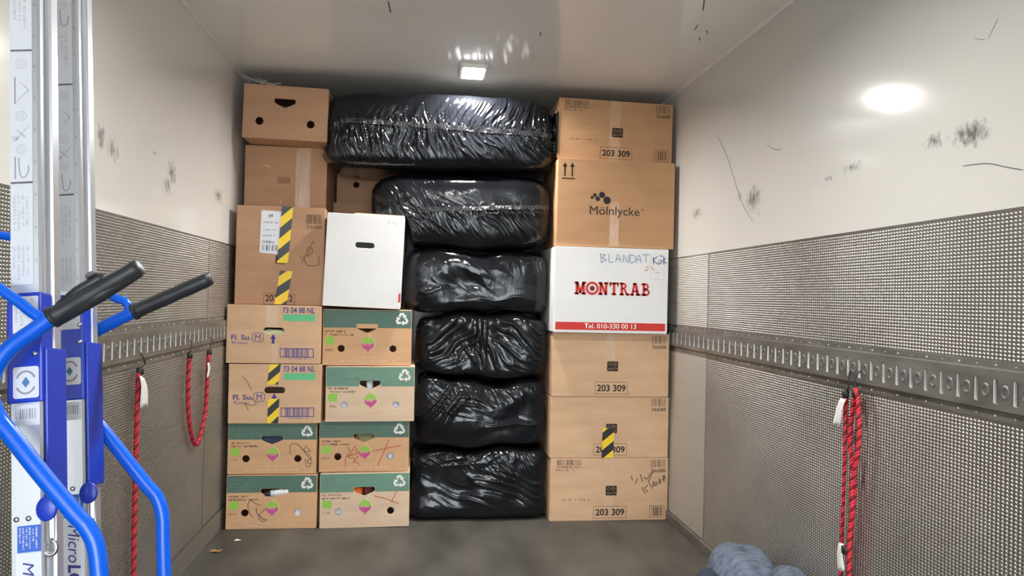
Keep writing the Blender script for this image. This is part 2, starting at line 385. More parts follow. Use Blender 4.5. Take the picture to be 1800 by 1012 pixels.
# load-restraint rails with slots
PITCH_S = 0.0636
def rail(side, y_ref, name, label):
    s = 1 if side > 0 else -1; xw = XR if s > 0 else XL
    root = tag(bpy.data.objects.new(name, None), label, 'rail', 'load restraint rails'); root.location = (xw, 0, 1.0385); link(root)
    xs = lambda d: -s * d
    ya, yb = 0.62, 4.6
    # flanges
    for z0, z1, nm in ((RB, .994, 'flange'), (1.092, RT, 'flange')):
        a, b = sorted((xs(0), xs(.004))); box_obj(nm, a, b, ya, yb, z0 - 1.0385, z1 - 1.0385, 'rail_steel', root, .0012)
    # channel face with real slots : panel made in xz then turned into yz
    n0 = math.ceil((ya + .03 - y_ref) / PITCH_S); n1 = math.floor((yb - .03 - y_ref) / PITCH_S)
    ys = [y_ref + k * PITCH_S for k in range(n0, n1 + 1)]
    loops = [[(ya, -.046), (yb, -.046), (yb, .053), (ya, .053)]]
    for y in ys: loops.append(round_rect(y - .0085, y + .0085, -.0315, .0315, .004, 2))
    ch = outline_panel('channel', loops, .004, 'rail_steel', root)
    face = .0165
    R90 = Matrix(((0, 1, 0, 0), (1, 0, 0, 0), (0, 0, 1, 0), (0, 0, 0, 1)))
    ch.data.transform(R90)
    for v in ch.data.vertices: v.co.x = xs(face - v.co.x)
    # sloped shoulders joining channel and flange
    for zi, zo in ((.053, .0575), (-.046, -.051)):
        mesh_obj('shoulder', [(xs(face), ya, zi), (xs(face), yb, zi), (xs(.001), yb, zo), (xs(.001), ya, zo),
                              (xs(face - .003), ya, zi * .97), (xs(face - .003), yb, zi * .97), (xs(0), yb, zo * .97), (xs(0), ya, zo * .97)],
                 [(0, 1, 2, 3), (7, 6, 5, 4), (0, 4, 5, 1), (2, 6, 7, 3), (0, 3, 7, 4), (1, 5, 6, 2)], 'rail_steel', root)
    a, b = sorted((xs(.0005), xs(.002))); box_obj('shade_backing', a, b, ya, yb, -.05, .056, 'cavity_shade', root)  # added dark sheet, painted as the shaded depth behind the slots
    # pressed-in tongue inside every slot
    lm = bpy.data.meshes.new('slot_liner'); w, d0, d1 = .0078, face - .002, face - .0125
    v = []
    for yy, zz in ((-w, -.0305), (w, -.0305), (w, .0305), (-w, .0305)):
        v += [(xs(d0), yy, zz), (xs(d1), yy, zz)]
    lm.from_pydata(v, [], [(2 * i, 2 * i + 1, (2 * i + 3) % 8, (2 * i + 2) % 8) for i in range(4)]); lm.materials.append(MATS['slot_lit_white'])
    # pressed ring between slots
    rm = bpy.data.meshes.new('pressed_ring'); v, f = [], []
    for (r, h) in ((.0165, 0), (.0135, .0028), (.0095, .0022), (.0075, -.001), (.003, .0012)):
        for k in range(14): an = 2 * math.pi * k / 14; v.append((xs(h), r * .82 * math.cos(an), r * 1.15 * math.sin(an)))
    for i in range(4):
        for k in range(14): f.append((i * 14 + k, i * 14 + (k + 1) % 14, (i + 1) * 14 + (k + 1) % 14, (i + 1) * 14 + k))
    f.append(tuple(range(56, 70))); rm.from_pydata(v, [], f); rm.materials.append(MATS['rail_steel']); rm.polygons.foreach_set('use_smooth', [True] * len(f))
    for y in ys:
        q = bpy.data.objects.new('slot_liner', lm); q.location = (0, y, 0); link(q, root)
        q = bpy.data.objects.new('pressed_ring', rm); q.location = (xs(face - .0002), y + PITCH_S / 2, 0); link(q, root)
    # rivets
    bm = bmesh.new()
    for z in (RT - .011 - 1.0385, RB + .012 - 1.0385):
        k = 0; y = ya + .05
        while y < yb:
            bmesh.ops.create_icosphere(bm, subdivisions=1, radius=.0036 if k % 2 == 0 else .0024, matrix=Matrix.Translation((xs(.0042), y, z))); y += PITCH_S; k += 1
    rv = bm_obj('rivets', bm, 'bright_rivet', root, True); rv['kind'] = 'stuff'
rail(1, 1.866, 'slotted_rail', 'slotted steel load rail running along the right wall')
rail(-1, 2.571, 'slotted_rail', 'slotted steel load rail running along the left wall')

# scratches on walls and ceiling
def wall_marks(name, parent, side, strokes, w, mat='ink_midgrey'):
    s = 1 if side > 0 else -1; xw = (XR if s > 0 else XL) - s * .0008
    v, f = [], []
    for st in strokes:
        for q in ribbon(smooth_path(st, 4), w, True): f.append(range(len(v), len(v) + 4)); v += [(xw, a, b) for a, b in q]
    mesh_obj(name, v, f, mat, parent)
wall_marks('scratch_marks', wr, 1, [[(3.502, 2.077), (3.358, 1.924), (3.223, 1.73), (3.131, 1.641), (3.072, 1.598)], [(2.939, 1.979), (2.931, 1.917)], [(2.962, 1.919), (2.9, 1.882), (2.827, 1.866)],
                                   [(1.819, 1.624), (1.733, 1.616), (1.667, 1.595), (1.615, 1.579)], [(1.781, 1.955), (1.745, 1.939)], [(1.733, 1.94), (1.702, 1.978)]], .0028)
v, f = [], []
for (x, y, dx, dy) in ((.956, 3.097, .004, .06), (1.023, 3.141, .012, .04), (1.023, 3.229, .008, .045), (.893, 2.85, .02, .12), (-.368, 3.109, .003, .12), (.3, 3.3, .004, .05)):
    f.append(range(len(v), len(v) + 4)); w = .003; v += [(x - dx - w, y - dy / 2, H - .001), (x - dx + w, y - dy / 2, H - .001), (x + dx + w, y + dy / 2, H - .001), (x + dx - w, y + dy / 2, H - .001)]
mesh_obj('scratch_marks', v, f, 'ink_midgrey', bpy.data.objects['ceiling'])
o = struct(box_obj('trim_1', XL, XL + .012, Y0, Y1, H - .012, H, 'ceiling_white')); o['label'] = 'corner trim between left wall and ceiling'
o = struct(box_obj('trim_2', XR - .012, XR, Y0, Y1, H - .012, H, 'ceiling_white')); o['label'] = 'corner trim between right wall and ceiling'

# ceiling lamps
def lamp(x, y, label):
    r = empty('ceiling_lamp', (x, y, H), label, 'lamp', 'ceiling lamps')
    loops = [round_rect(-.074, .074, -.115, .115, .02), round_rect(-.058, .058, -.098, .098, .014)]
    fr = outline_panel('housing_frame', loops, .020, 'lamp_frame', r, 0, .003)
    fr.data.transform(Matrix(((1, 0, 0, 0), (0, 0, 1, 0), (0, -1, 0, 0), (0, 0, 0, 1))))
    fr.location.z = 0.0
    bm = box_bm(-.0575, .0575, -.0975, .0975, -.004, -.0005, .001); bm_obj('diffuser', bm, 'lamp_glow', r)
    ld = bpy.data.lights.new('lamp_light', 'AREA'); ld.shape = 'RECTANGLE'; ld.size = .112; ld.size_y = .192; ld.energy = LAMP_WATTS; ld.color = (1.0, .98, .95); ld.spread = math.radians(162)
    lo = link(bpy.data.objects.new('lamp_light', ld), r); lo.location = (0, 0, -.006)
    return r
lamp(.037, 3.90, 'lit rectangular LED ceiling lamp above the black bags')
lamp(.037, 1.95, 'LED ceiling lamp over the middle of the cargo floor')
lamp(.037, -1.95, 'LED ceiling lamp near the open rear of the cargo box')

# ------------------------------------------------------------------ cartons
T = 0.005
def handle_hole(cx, cz, w, h, vee=True):
    if not vee: return round_rect(cx - w / 2, cx + w / 2, cz - h / 2, cz + h / 2, h * .48, 5)
    a = w / 2; return [(cx - a * .86, cz + h / 2), (cx + a * .86, cz + h / 2), (cx + a * .97, cz + h * .40), (cx + a, cz + h * .22), (cx + a * .95, cz + h * .05),
                       (cx + a * .80, cz - h * .08), (cx + a * .10, cz - h * .48), (cx, cz - h / 2), (cx - a * .10, cz - h * .48), (cx - a * .80, cz - h * .08), (cx - a * .95, cz + h * .05), (cx - a, cz + h * .22), (cx - a * .97, cz + h * .40)]
class Carton:
    """a closed cardboard carton; local origin at the bottom centre of the front face, y runs into the load"""
    def __init__(s, x0, x1, z0, z1, y, depth, mat, label, group=None, roll=0.0, yaw=0.0, holes=(), name='cardboard_box', body_mat=None):
        s.w, s.h, s.d = x1 - x0, z1 - z0, depth
        s.r = empty(name, ((x0 + x1) / 2, y, z0), label, 'box', group, (0, roll, yaw))
        w, h = s.w, s.h
        # body: shell open to the front
        bm = bmesh.new(); a = w / 2; t = T
        def blk(p): return [bm.verts.new(q) for q in p]
        O = blk([(-a, t, 0), (a, t, 0), (a, t, h), (-a, t, h), (-a, depth, 0), (a, depth, 0), (a, depth, h), (-a, depth, h)])
        I = blk([(-a + t, t, t), (a - t, t, t), (a - t, t, h - t), (-a + t, t, h - t), (-a + t, depth - t, t), (a - t, depth - t, t), (a - t, depth - t, h - t), (-a + t, depth - t, h - t)])
        for q in ((0, 1, 5, 4), (1, 2, 6, 5), (2, 3, 7, 6), (3, 0, 4, 7), (4, 5, 6, 7)):
            bm.faces.new([O[k] for k in q]); bm.faces.new([I[k] for k in reversed(q)])
        for k in range(4): bm.faces.new([O[k], O[(k + 1) % 4], I[(k + 1) % 4], I[k]])
        edges = [e for e in bm.edges if all(v in O for v in e.verts) and not all(abs(v.co.y - t) < 1e-6 for v in e.verts)]
        bmesh.ops.bevel(bm, geom=edges, offset=.004, segments=2, affect='EDGES')
        bm_obj('body', bm, body_mat or mat, s.r)
        loops = [round_rect(-a, a, 0, h, .004, 2)] + [list(q) for q in holes]
        s.front = outline_panel('front_panel', loops, T, mat, s.r, 0, .0018)
    def X(s, f): return (f - .5) * s.w
    def Z(s, f): return s.h * (1 - f)
    def P(s, pts): return [(s.X(a), s.Z(b)) for a, b in pts]
    def polys(s, name, polys, mat, lift=.0006, local=False): return polys_obj(name, [p if local else s.P(p) for p in polys], mat, s.r, -lift)
    def text(s, name, body, fx, fz, hfrac, mat, width=None, bold=0.0, lift=.0006, shear=0.0, align='LEFT'):
        return text_obj(name, body, s.X(fx), s.Z(fz), s.h * hfrac / .70, mat, s.r, -lift, None if width is None else width * s.w, bold, 0, align, shear)
    def pen(s, strokes, mat, w=.0027, lift=.0014, name='handwriting'):
        out = []
        for st in strokes: out += ribbon(smooth_path([(s.X(a), s.Z(b)) for a, b in st], 5), w)
        return polys_obj(name, out, mat, s.r, -lift)
    def rect(s, name, x0, x1, z0, z1, mat, lift=.0006): return s.polys(name, [[(x0, z1), (x1, z1), (x1, z0), (x0, z0)]], mat, lift)
    def hazard(s, x0, x1, z0, z1, skew=0.0, phase=0.0, pitch=.088, rise=.04, lift=.0018, name='hazard_tape'):
        """yellow and black barrier tape strip (fractions of the face)"""
        xa, xb = s.X(x0), s.X(x1); za, zb = s.Z(z1), s.Z(z0); w = xb - xa; hh = zb - za
        v, f, mi = [], [], []
        def put(poly, k, e):
            poly = [(xa + p[0] + skew * (p[1] / hh - .5), za + p[1]) for p in poly]
            f.append(range(len(v), len(v) + len(poly))); v.extend((p[0], -lift - e, p[1]) for p in poly); mi.append(k)
        put([(0, 0), (w, 0), (w, hh), (0, hh)], 0, 0)
        q = -phase * pitch - rise
        while q < hh + rise:
            p = clip_z([(0, q), (w, q + rise), (w, q + rise + pitch * .5), (0, q + pitch * .5)], hh)
            if len(p) > 2: put(p, 1, .0003)
            q += pitch
        o = mesh_obj(name, v, f, ['hazard_yellow', 'hazard_black'], s.r)
        for p, k in zip(o.data.polygons, mi): p.material_index = k
        return o
    def clear_tape(s, x0, x1, z0, z1, lift=.0002, mat='clear_tape'):
        # crinkled film
        nx, nz = 8, 40; v, f = [], []; rnd = random.Random(int(x0 * 999 + s.h * 77))
        for j in range(nz + 1):
            for i in range(nx + 1):
                zz = z0 + (z1 - z0) * j / nz; xx = x0 + (x1 - x0) * i / nx
                v.append((s.X(xx) + .002 * math.sin(j * .7), -lift - .00016 * (1 + math.sin(i * 1.9 + j * .35) * math.cos(j * .23 + i * .6)), s.Z(zz)))
        for j in range(nz):
            for i in range(nx): a = j * (nx + 1) + i; f.append((a, a + nx + 1, a + nx + 2, a + 1))
        return mesh_obj('clear_tape', v, f, mat, s.r, True)

def recycle_polys(cx, cz, R):
    out = []
    for k in range(3):
        a = -2 * math.pi * k / 3; ca, sa = math.cos(a), math.sin(a)
        rot = lambda p: (cx + R * (p[0] * ca - p[1] * sa), cz + R * (p[0] * sa + p[1] * ca))
        # bent band over the top corner, then an arrow head
        out.append([rot(q) for q in [(-.56, .34), (-.26, .90), (.24, .90), (.44, .56), (.62, .66), (.56, .06), (.02, .32), (.20, .43), (.06, .60), (-.08, .60), (-.24, .20)]])
    return out

def produce_box(x0, x1, z0, z1, y, label, mat='cardboard_orange', green='green_print', roll=0.0, yaw=0.0, notch=False, band=.325, seed=3):
    w, h = x1 - x0, z1 - z0
    X = lambda f: (f - .5) * w
    Z = lambda f: h * (1 - f)
    holes = [circle(X(.207), Z(.70), .0185, 18), circle(X(.79), Z(.70), .0185, 18), handle_hole(X(.495), Z(.335), .112, h * .155)]
    b = Carton(x0, x1, z0, z1, y, .38, mat, label, 'organic produce boxes with a green band', roll, yaw, holes, 'produce_box')
    # printed green band, with the handle cut-out left open
    n = 5; hx = handle_hole(X(.495), Z(.335), .112, h * .155)
    zb = Z(band); a = w / 2 - .003; lf = [p for p in hx if p[1] > zb]
    left = min(p[0] for p in hx) - .001; right = max(p[0] for p in hx) + .001; top = Z(.335) + h * .0775 + .001
    polys = [[(-a, zb), (left, zb), (left, h - .003), (-a, h - .003)], [(right, zb), (a, zb), (a, h - .003), (right, h - .003)], [(left, top), (right, top), (right, h - .003), (left, h - .003)]]
    if zb < Z(.335) + h * .02:
        pass
    polys_obj('green_band', polys, green, b.r, -.0005)
    polys_obj('green_band', [[(t, q) for t, q in ((.006, zb), (.375, zb), (.375, h - .004), (.006, h - .004))]], green, b.r, 0).data.transform(
        Matrix(((0, 1, 0, w / 2 + .0005), (1, 0, 0, 0), (0, 0, 1, 0), (0, 0, 0, 1))))
    polys_obj('recycling_mark', recycle_polys(X(.888), Z(.165), h * .128), 'ink_white', b.r, -.0010)
    small = []
    for i, (q0, q1, e) in enumerate(((.07, .115, .20), (.135, .18, .26), (.20, .245, .38), (.262, .30, .30))): small += [b.P(p) for p in []] + blurred_line(X(.03), X(e), Z(q1), Z(q0), seed + i, h * .03)
    polys_obj('fine_print', small, 'ink_greygreen', b.r, -.0009)
    polys_obj('fine_print', blurred_line(X(.025), X(.25), Z(.415), Z(.375), seed + 9, h * .028, .08) + blurred_line(X(.025), X(.345), Z(.475), Z(.435), seed + 8, h * .028, .08), 'ink_brown', b.r, -.0007)
    polys_obj('green_square', [round_rect(X(.03), X(.133), Z(.635), Z(.49), .004, 2)], 'leaf_green', b.r, -.0007)
    polys_obj('fine_print', blurred_line(X(.03), X(.125), Z(.745), Z(.70), seed + 7, h * .03, .1), 'ink_faded', b.r, -.0007)
    # beet mark: green top, magenta bottom, pale lettering-like strokes across the middle
    cx, cz, r = X(.505), Z(.605), h * .112
    topp = [(cx + r * .98 * math.cos(t), cz + r * .95 * math.sin(t)) for t in [math.pi * k / 14 for k in range(15)]]
    topp[8:8] = [(cx + r * .05, cz + r * 1.5)]
    bot = [(cx - r * .98, cz - .05 * r), (cx - r * .92, cz - r * .45), (cx - r * .55, cz - r * .85), (cx - r * .12, cz - r * 1.12), (cx + r * .02, cz - r * 1.55), (cx + r * .16, cz - r * 1.12), (cx + r * .55, cz - r * .85), (cx + r * .92, cz - r * .45), (cx + r * .98, cz - .05 * r)]
    polys_obj('beet_emblem_top', [topp], 'leaf_green', b.r, -.0008); polys_obj('beet_emblem_base', [bot], 'magenta', b.r, -.0008)
    arc = ribbon([(cx + r * 1.18 * math.cos(t), cz + r * 1.1 * math.sin(t)) for t in [math.radians(q) for q in range(-60, 92, 12)]], r * .1)
    polys_obj('emblem_outline', arc + ribbon([(cx + r * .1, cz + r * 1.5), (cx + r * .35, cz + r * 1.15)], r * .12), 'pale_yellow', b.r, -.0010)
    polys_obj('emblem_lettering', blurred_line(cx - r * .72, cx + r * .78, cz - r * .34, cz + r * .20, seed + 4, r * .33, 0.0), 'ink_pale', b.r, -.0012)
    polys_obj('fine_print', blurred_line(X(.375), X(.64), Z(.868), Z(.83), seed + 5, h * .03, .1) + blurred_line(X(.20), X(.81), Z(.948), Z(.895), seed + 6, h * .042, .12), 'ink_pale', b.r, -.0007)
    if notch:
        zt = Z(.262); polys_obj('folded_handle_flap', [round_rect(X(.375), X(.615), Z(.335), Z(.255), .006, 3)], mat, b.r, -.0011)
    return b

def medical_box(x0, x1, z0, z1, y, label, full=True, bc_right=True, mat='cardboard', roll=0.0, number='203 309', yaw=0.0, depth=.45):
    b = Carton(x0, x1, z0, z1, y, depth, mat, label, None, roll, yaw)
    X, Z = b.X, b.Z
    b.polys('barcode', [[(q[0] / b.w + .5, 1 - q[1] / b.h) for q in p] for p in bars(X(.852), X(.972), Z(.155), Z(.03), 15, 5)], 'barcode_brown')
    b.text('printed_digits', '36688', .85, .235, .058, 'barcode_brown', .125, .0004)
    bx = round_rect(X(.468), X(.562), Z(.60), Z(.445), .006, 3); polys_obj('maker_badge', [bx], 'ink_black', b.r, -.0006)
    b.text('badge_lettering', 'C+D', .515, .515, .05, 'ink_faded', .07, .0005, .0009, align='CENTER')
    polys_obj('badge_lettering', blurred_line(X(.48), X(.555), Z(.58), Z(.54), 4, b.h * .03, 0), 'ink_faded', b.r, -.0009)
    polys_obj('number_frame', frame_polys(X(.367), X(.648), Z(.962), Z(.768), .0022), 'barcode_brown', b.r, -.0006)
    b.text('printed_number', number, .508, .915, .10, 'ink_black', .245, .0012, align='CENTER')
    if full:
        b.polys('barcode', [[(q[0] / b.w + .5, 1 - q[1] / b.h) for q in p] for p in bars(X(.055), X(.27), Z(.115), Z(.025), 20, 9)], 'barcode_brown')
        polys_obj('fine_print', blurred_line(X(.055), X(.265), Z(.16), Z(.125), 3, b.h * .035, .15) + blurred_line(X(.045), X(.20), Z(.205), Z(.175), 8, b.h * .028, .15), 'barcode_brown', b.r, -.0006)
        polys_obj('fine_print', blurred_line(X(.10), X(.33), Z(.68), Z(.645), 12, b.h * .035, .25), 'ink_faded', b.r, -.0006)
        polys_obj('barcode_frame', frame_polys(X(.845), X(.972), Z(.962), Z(.768), .0022), 'barcode_brown', b.r, -.0006)
        polys_obj('barcode', bars(X(.862), X(.955), Z(.935), Z(.79), 7, 21), 'barcode_brown', b.r, -.0006)
    return b

# ---- left column, from the floor up
bA1 = produce_box(-1.190, -.728, .001, .283, 4.02, 'green-banded produce box on the floor at far left, a white bottle in its handle hole', seed=11)
bA1.pen([[(.27, .44), (.24, .56), (.26, .70), (.30, .78)], [(.27, .46), (.33, .53), (.38, .56)], [(.33, .60), (.34, .70), (.40, .80), (.46, .83)], [(.44, .62), (.36, .76), (.40, .86), (.45, .84)]], 'ink_black')
bA2 = produce_box(-1.192, -.738, .286, .553, 4.03, 'green-banded produce box with black pen scrawl, second from floor at far left', seed=23)
bA2.pen([[(.705, .62), (.70, .46), (.735, .40), (.79, .43), (.85, .53), (.90, .65), (.955, .75)], [(.885, .44), (.855, .54), (.93, .56), (.89, .47)], [(.90, .60), (.945, .69), (.90, .75)], [(.875, .70), (.885, .84), (.92, .86), (.945, .80)], [(.90, .72), (.915, .80), (.955, .77)]], 'ink_black')
def flsu_box(x0, x1, z0, z1, y, label, roll=0.0):
    w, h = x1 - x0, z1 - z0
    hole = handle_hole((.495 - .5) * w, h * (1 - .44), .104, .034, False)
    b = Carton(x0, x1, z0, z1, y, .40, 'cardboard', label, 'cartons with blue print and a mint bar', roll, 0, [hole])
    X, Z = b.X, b.Z
    b.text('printed_code', '73 04 88 NL', .585, .125, .095, 'ink_blue', .345, .0006)
    b.rect('mint_bar', .59, .935, .15, .265, 'mint')
    b.text('printed_size', 'Fl. Su.', .05, .60, .085, 'ink_blue', .205, .0006)
    b.text('printed_count', '40 pieces', .052, .675, .055, 'ink_blue', .17)
    out = round_rect(X(.268), X(.392), Z(.635), Z(.475), .016, 5); inn = round_rect(X(.268) + .003, X(.392) - .003, Z(.635) + .003, Z(.475) - .003, .013, 5)
    polys_obj('size_frame', [[out[i], out[(i + 1) % len(out)], inn[(i + 1) % len(inn)], inn[i]] for i in range(len(out))], 'ink_blue', b.r, -.0006)
    b.text('size_letter', 'M', .330, .605, .10, 'ink_blue', .058, 0, align='CENTER')
    b.polys('up_arrow', [[(.478, .66), (.505, .66), (.505, .575), (.478, .575)], [(.462, .58), (.522, .58), (.492, .49)]], 'ink_blue')
    polys_obj('barcode_frame', frame_polys(X(.566), X(.928), Z(.895), Z(.735), .004), 'ink_blue', b.r, -.0006)
    polys_obj('barcode', bars(X(.605), X(.885), Z(.885), Z(.745), 24, 6, .62), 'ink_blue', b.r, -.0006)
    polys_obj('fine_print', blurred_line(X(.64), X(.86), Z(.925), Z(.905), 5, b.h * .02, .1), 'ink_blue', b.r, -.0006)
    return b
bA3 = flsu_box(-1.188, -.717, .5575, .866, 4.00, 'blue-printed carton with yellow-black tape above and below its dark handle hole', -.006)
bA3.hazard(.425, .545, .0, .345, .012, .3, .095, .055); bA3.hazard(.425, .545, .585, 1.0, .004, .1, .095, .055)
bA3.pen([[(.15, .21), (.20, .30), (.25, .45)], [(.24, .56), (.30, .66), (.24, .70), (.17, .66)], [(.18, .68), (.22, .78)]], 'ink_brown', .003)
bA3.clear_tape(.52, .57, .02, .12)
bA4 = flsu_box(-1.206, -.727, .870, 1.174, 4.00, 'blue-printed carton with pale cloth showing in its handle hole, under the tall brown box')
bA4.clear_tape(.41, .535, .0, .38); bA4.clear_tape(.48, .535, .66, 1.0)
bA5 = Carton(-1.186, -.728, 1.176, 1.700, 4.06, .42, 'cardboard_brown', 'tall brown box with white shipping label and yellow-black tape down the middle')
X, Z = bA5.X, bA5.Z
polys_obj('shipping_label', [[(X(.275), Z(.06)), (X(.285), Z(.045)), (X(.50), Z(.05)), (X(.50), Z(.49)), (X(.275), Z(.475)), (X(.265), Z(.46))]], 'label_white', bA5.r, -.0008)
polys_obj('label_barcode', bars(X(.29), X(.485), Z(.455), Z(.395), 9, 4), 'ink_midgrey', bA5.r, -.0012)
polys_obj('label_print', blurred_line(X(.295), X(.44), Z(.385), Z(.345), 3, .009, 0) + blurred_line(X(.30), X(.45), Z(.31), Z(.29), 4, .008) + blurred_line(X(.30), X(.46), Z(.25), Z(.235), 5, .008) + blurred_line(X(.30), X(.48), Z(.175), Z(.155), 6, .008) + blurred_line(X(.36), X(.44), Z(.12), Z(.08), 7, .012), 'ink_grey', bA5.r, -.0012)
bA5.hazard(.485, .612, .0, .575, .018, .45, .118, .055, .002); bA5.hazard(.475, .615, .655, .995, .025, .3, .118, .05, .002)
bA5.polys('barcode', [[(q[0] / bA5.w + .5, 1 - q[1] / bA5.h) for q in p] for p in bars(X(.785), X(.965), Z(.165), Z(.07), 13, 14)], 'barcode_brown')
bA5.text('printed_digits', '36688', .79, .215, .036, 'barcode_brown', .175)
bA5.text('printed_number', '203 372', .50, .965, .065, 'ink_black', .31, .0008, align='CENTER')
polys_obj('number_frame', frame_polys(X(.325), X(.68), Z(1.0), Z(.885), .0022), 'barcode_brown', bA5.r, -.0006)
polys_obj('maker_badge', [round_rect(X(.45), X(.56), Z(.585), Z(.50), .006, 3)], 'ink_black', bA5.r, -.0006)
bA5.pen([[(.735, .56), (.755, .555), (.80, .46)], [(.765, .50), (.80, .585), (.87, .595), (.935, .58), (.94, .51), (.925, .50)], [(.80, .46), (.81, .42), (.83, .40), (.82, .47), (.80, .50), (.855, .47), (.865, .43)], [(.865, .43), (.85, .41), (.855, .36), (.875, .345), (.875, .375)], [(.735, .45), (.745, .452)], [(.725, .50), (.74, .53)]], 'ink_brown', .0032)
bA6 = Carton(-1.193, -.749, 1.702, 2.055, 4.24, .42, 'cardboard_brown', 'plain brown box with wide clear tape, set back under the topmost box at left')
bA6.clear_tape(.62, .80, .0, 1.0, mat='clear_tape_brown')
bA6.rect('printed_patch', .40, .555, .48, .585, 'ink_faded'); bA6.pen([[(.22, .33), (.27, .31), (.31, .36)], [(.43, .83), (.45, .90)]], 'ink_pale', .004)
w7, h7 = .441, .287
bA7 = Carton(-1.171, -.730, 2.058, 2.345, 4.06, .42, 'cardboard_brown', 'plain brown box with dark handle hole and two round holes, topmost at left', None, .014, 0,
             [handle_hole((.487 - .5) * w7, h7 * (1 - .325), .112, .046), circle((.197 - .5) * w7, h7 * (1 - .68), .021, 18), circle((.797 - .5) * w7, h7 * (1 - .69), .021, 18)])

# ---- second column
bB1 = produce_box(-.712, -.242, .001, .290, 4.02, 'pale green-banded produce box on the floor beside the bags, orange cloth in its handle', 'cardboard_pale', 'green_print_light', -.012, seed=31, band=.345)
bB1.pen([[(.60, .42), (.72, .47), (.88, .57)], [(.86, .34), (.82, .47), (.80, .55)]], 'ink_red_pen', .0045)
bB2 = produce_box(-.725, -.251, .293, .563, 4.04, 'green-banded produce box with a large red pen cross beside a red scrawl', roll=-.008, seed=47)
bB2.pen([[(.77, .04 + .33), (.72, .60), (.65, .90)], [(.58, .60), (.75, .54), (.91, .49)], [(.31, .50), (.35, .60), (.40, .50), (.42, .62), (.46, .60)], [(.33, .62), (.29, .76), (.30, .90)], [(.36, .62), (.33, .72), (.39, .74), (.38, .84)], [(.44, .68), (.40, .78), (.45, .86)], [(.30, .70), (.43, .64)]], 'ink_red_pen', .0045)
bB3 = produce_box(-.695, -.229, .566, .858, 4.01, 'green-banded produce box with white cloth in both round holes', 'cardboard_pale', 'green_print_light', -.010, seed=59, band=.36)
bB4 = produce_box(-.720, -.252, .862, 1.160, 4.03, 'green-banded produce box with folded handle flap, under the white box', 'cardboard_orange', 'green_print', -.006, notch=True, seed=71)
w5, h5 = .409, .497
bB5 = Carton(-.724, -.318, 1.172, 1.666, 4.00, .40, 'white_card', 'plain white box with a single oval handle hole on top of a produce box', None, .030, 0,
             [handle_hole((.50 - .5) * w5, h5 * (1 - .335), .100, .030, False)], body_mat='white_card')
bB5.rect('red_corner_print', .972, .998, .83, .925, 'ink_red')
bB5.pen([[(.78, .09), (.80, .05), (.82, .09)], [(.84, .08), (.86, .05), (.88, .09), (.92, .06)]], 'ink_lightgrey', .003)
bm = box_bm(-.065, .20, .03, .34, .0, .006, .001)
fl = bm_obj('top_flap', bm, 'cardboard_pale', bB5.r); fl.location = (0, 0, .498)

# ---- right column
bD1 = medical_box(.532, 1.213, .001, .352, 4.08, 'brown carton with black pen scribble at upper right, on the floor by the right wall')
bD1.clear_tape(.455, .535, .0, .77)
bD1.pen([[(.685, .28), (.69, .34), (.70, .36)], [(.72, .42), (.735, .33)], [(.76, .26), (.775, .35), (.78, .38)], [(.79, .30), (.81, .34), (.83, .31), (.85, .24)], [(.83, .40), (.85, .30), (.87, .22)],
         [(.78, .47), (.79, .53), (.81, .57)], [(.83, .44), (.80, .49), (.83, .55)], [(.84, .40), (.86, .50)], [(.87, .48), (.875, .38), (.895, .45), (.87, .43)], [(.90, .38), (.91, .45)], [(.92, .33), (.93, .42), (.94, .34)], [(.95, .28), (.965, .38), (.965, .28), (.98, .34)]], 'ink_black', .004)
bD2 = medical_box(.525, 1.209, .354, .697, 4.08, 'brown carton with a short piece of yellow-black tape over its number', False)
bD2.hazard(.437, .535, .515, 1.0, .004, .55, .10, .055)
bD3 = medical_box(.526, 1.201, .699, 1.055, 4.07, 'brown carton directly beneath the white and red carton', False)
bD3.clear_tape(.46, .53, .0, .42)
bD4 = Carton(.516, 1.162, 1.059, 1.531, 4.00, .46, 'white_card', 'white carton with a red brand name and red telephone strip', body_mat='white_card')
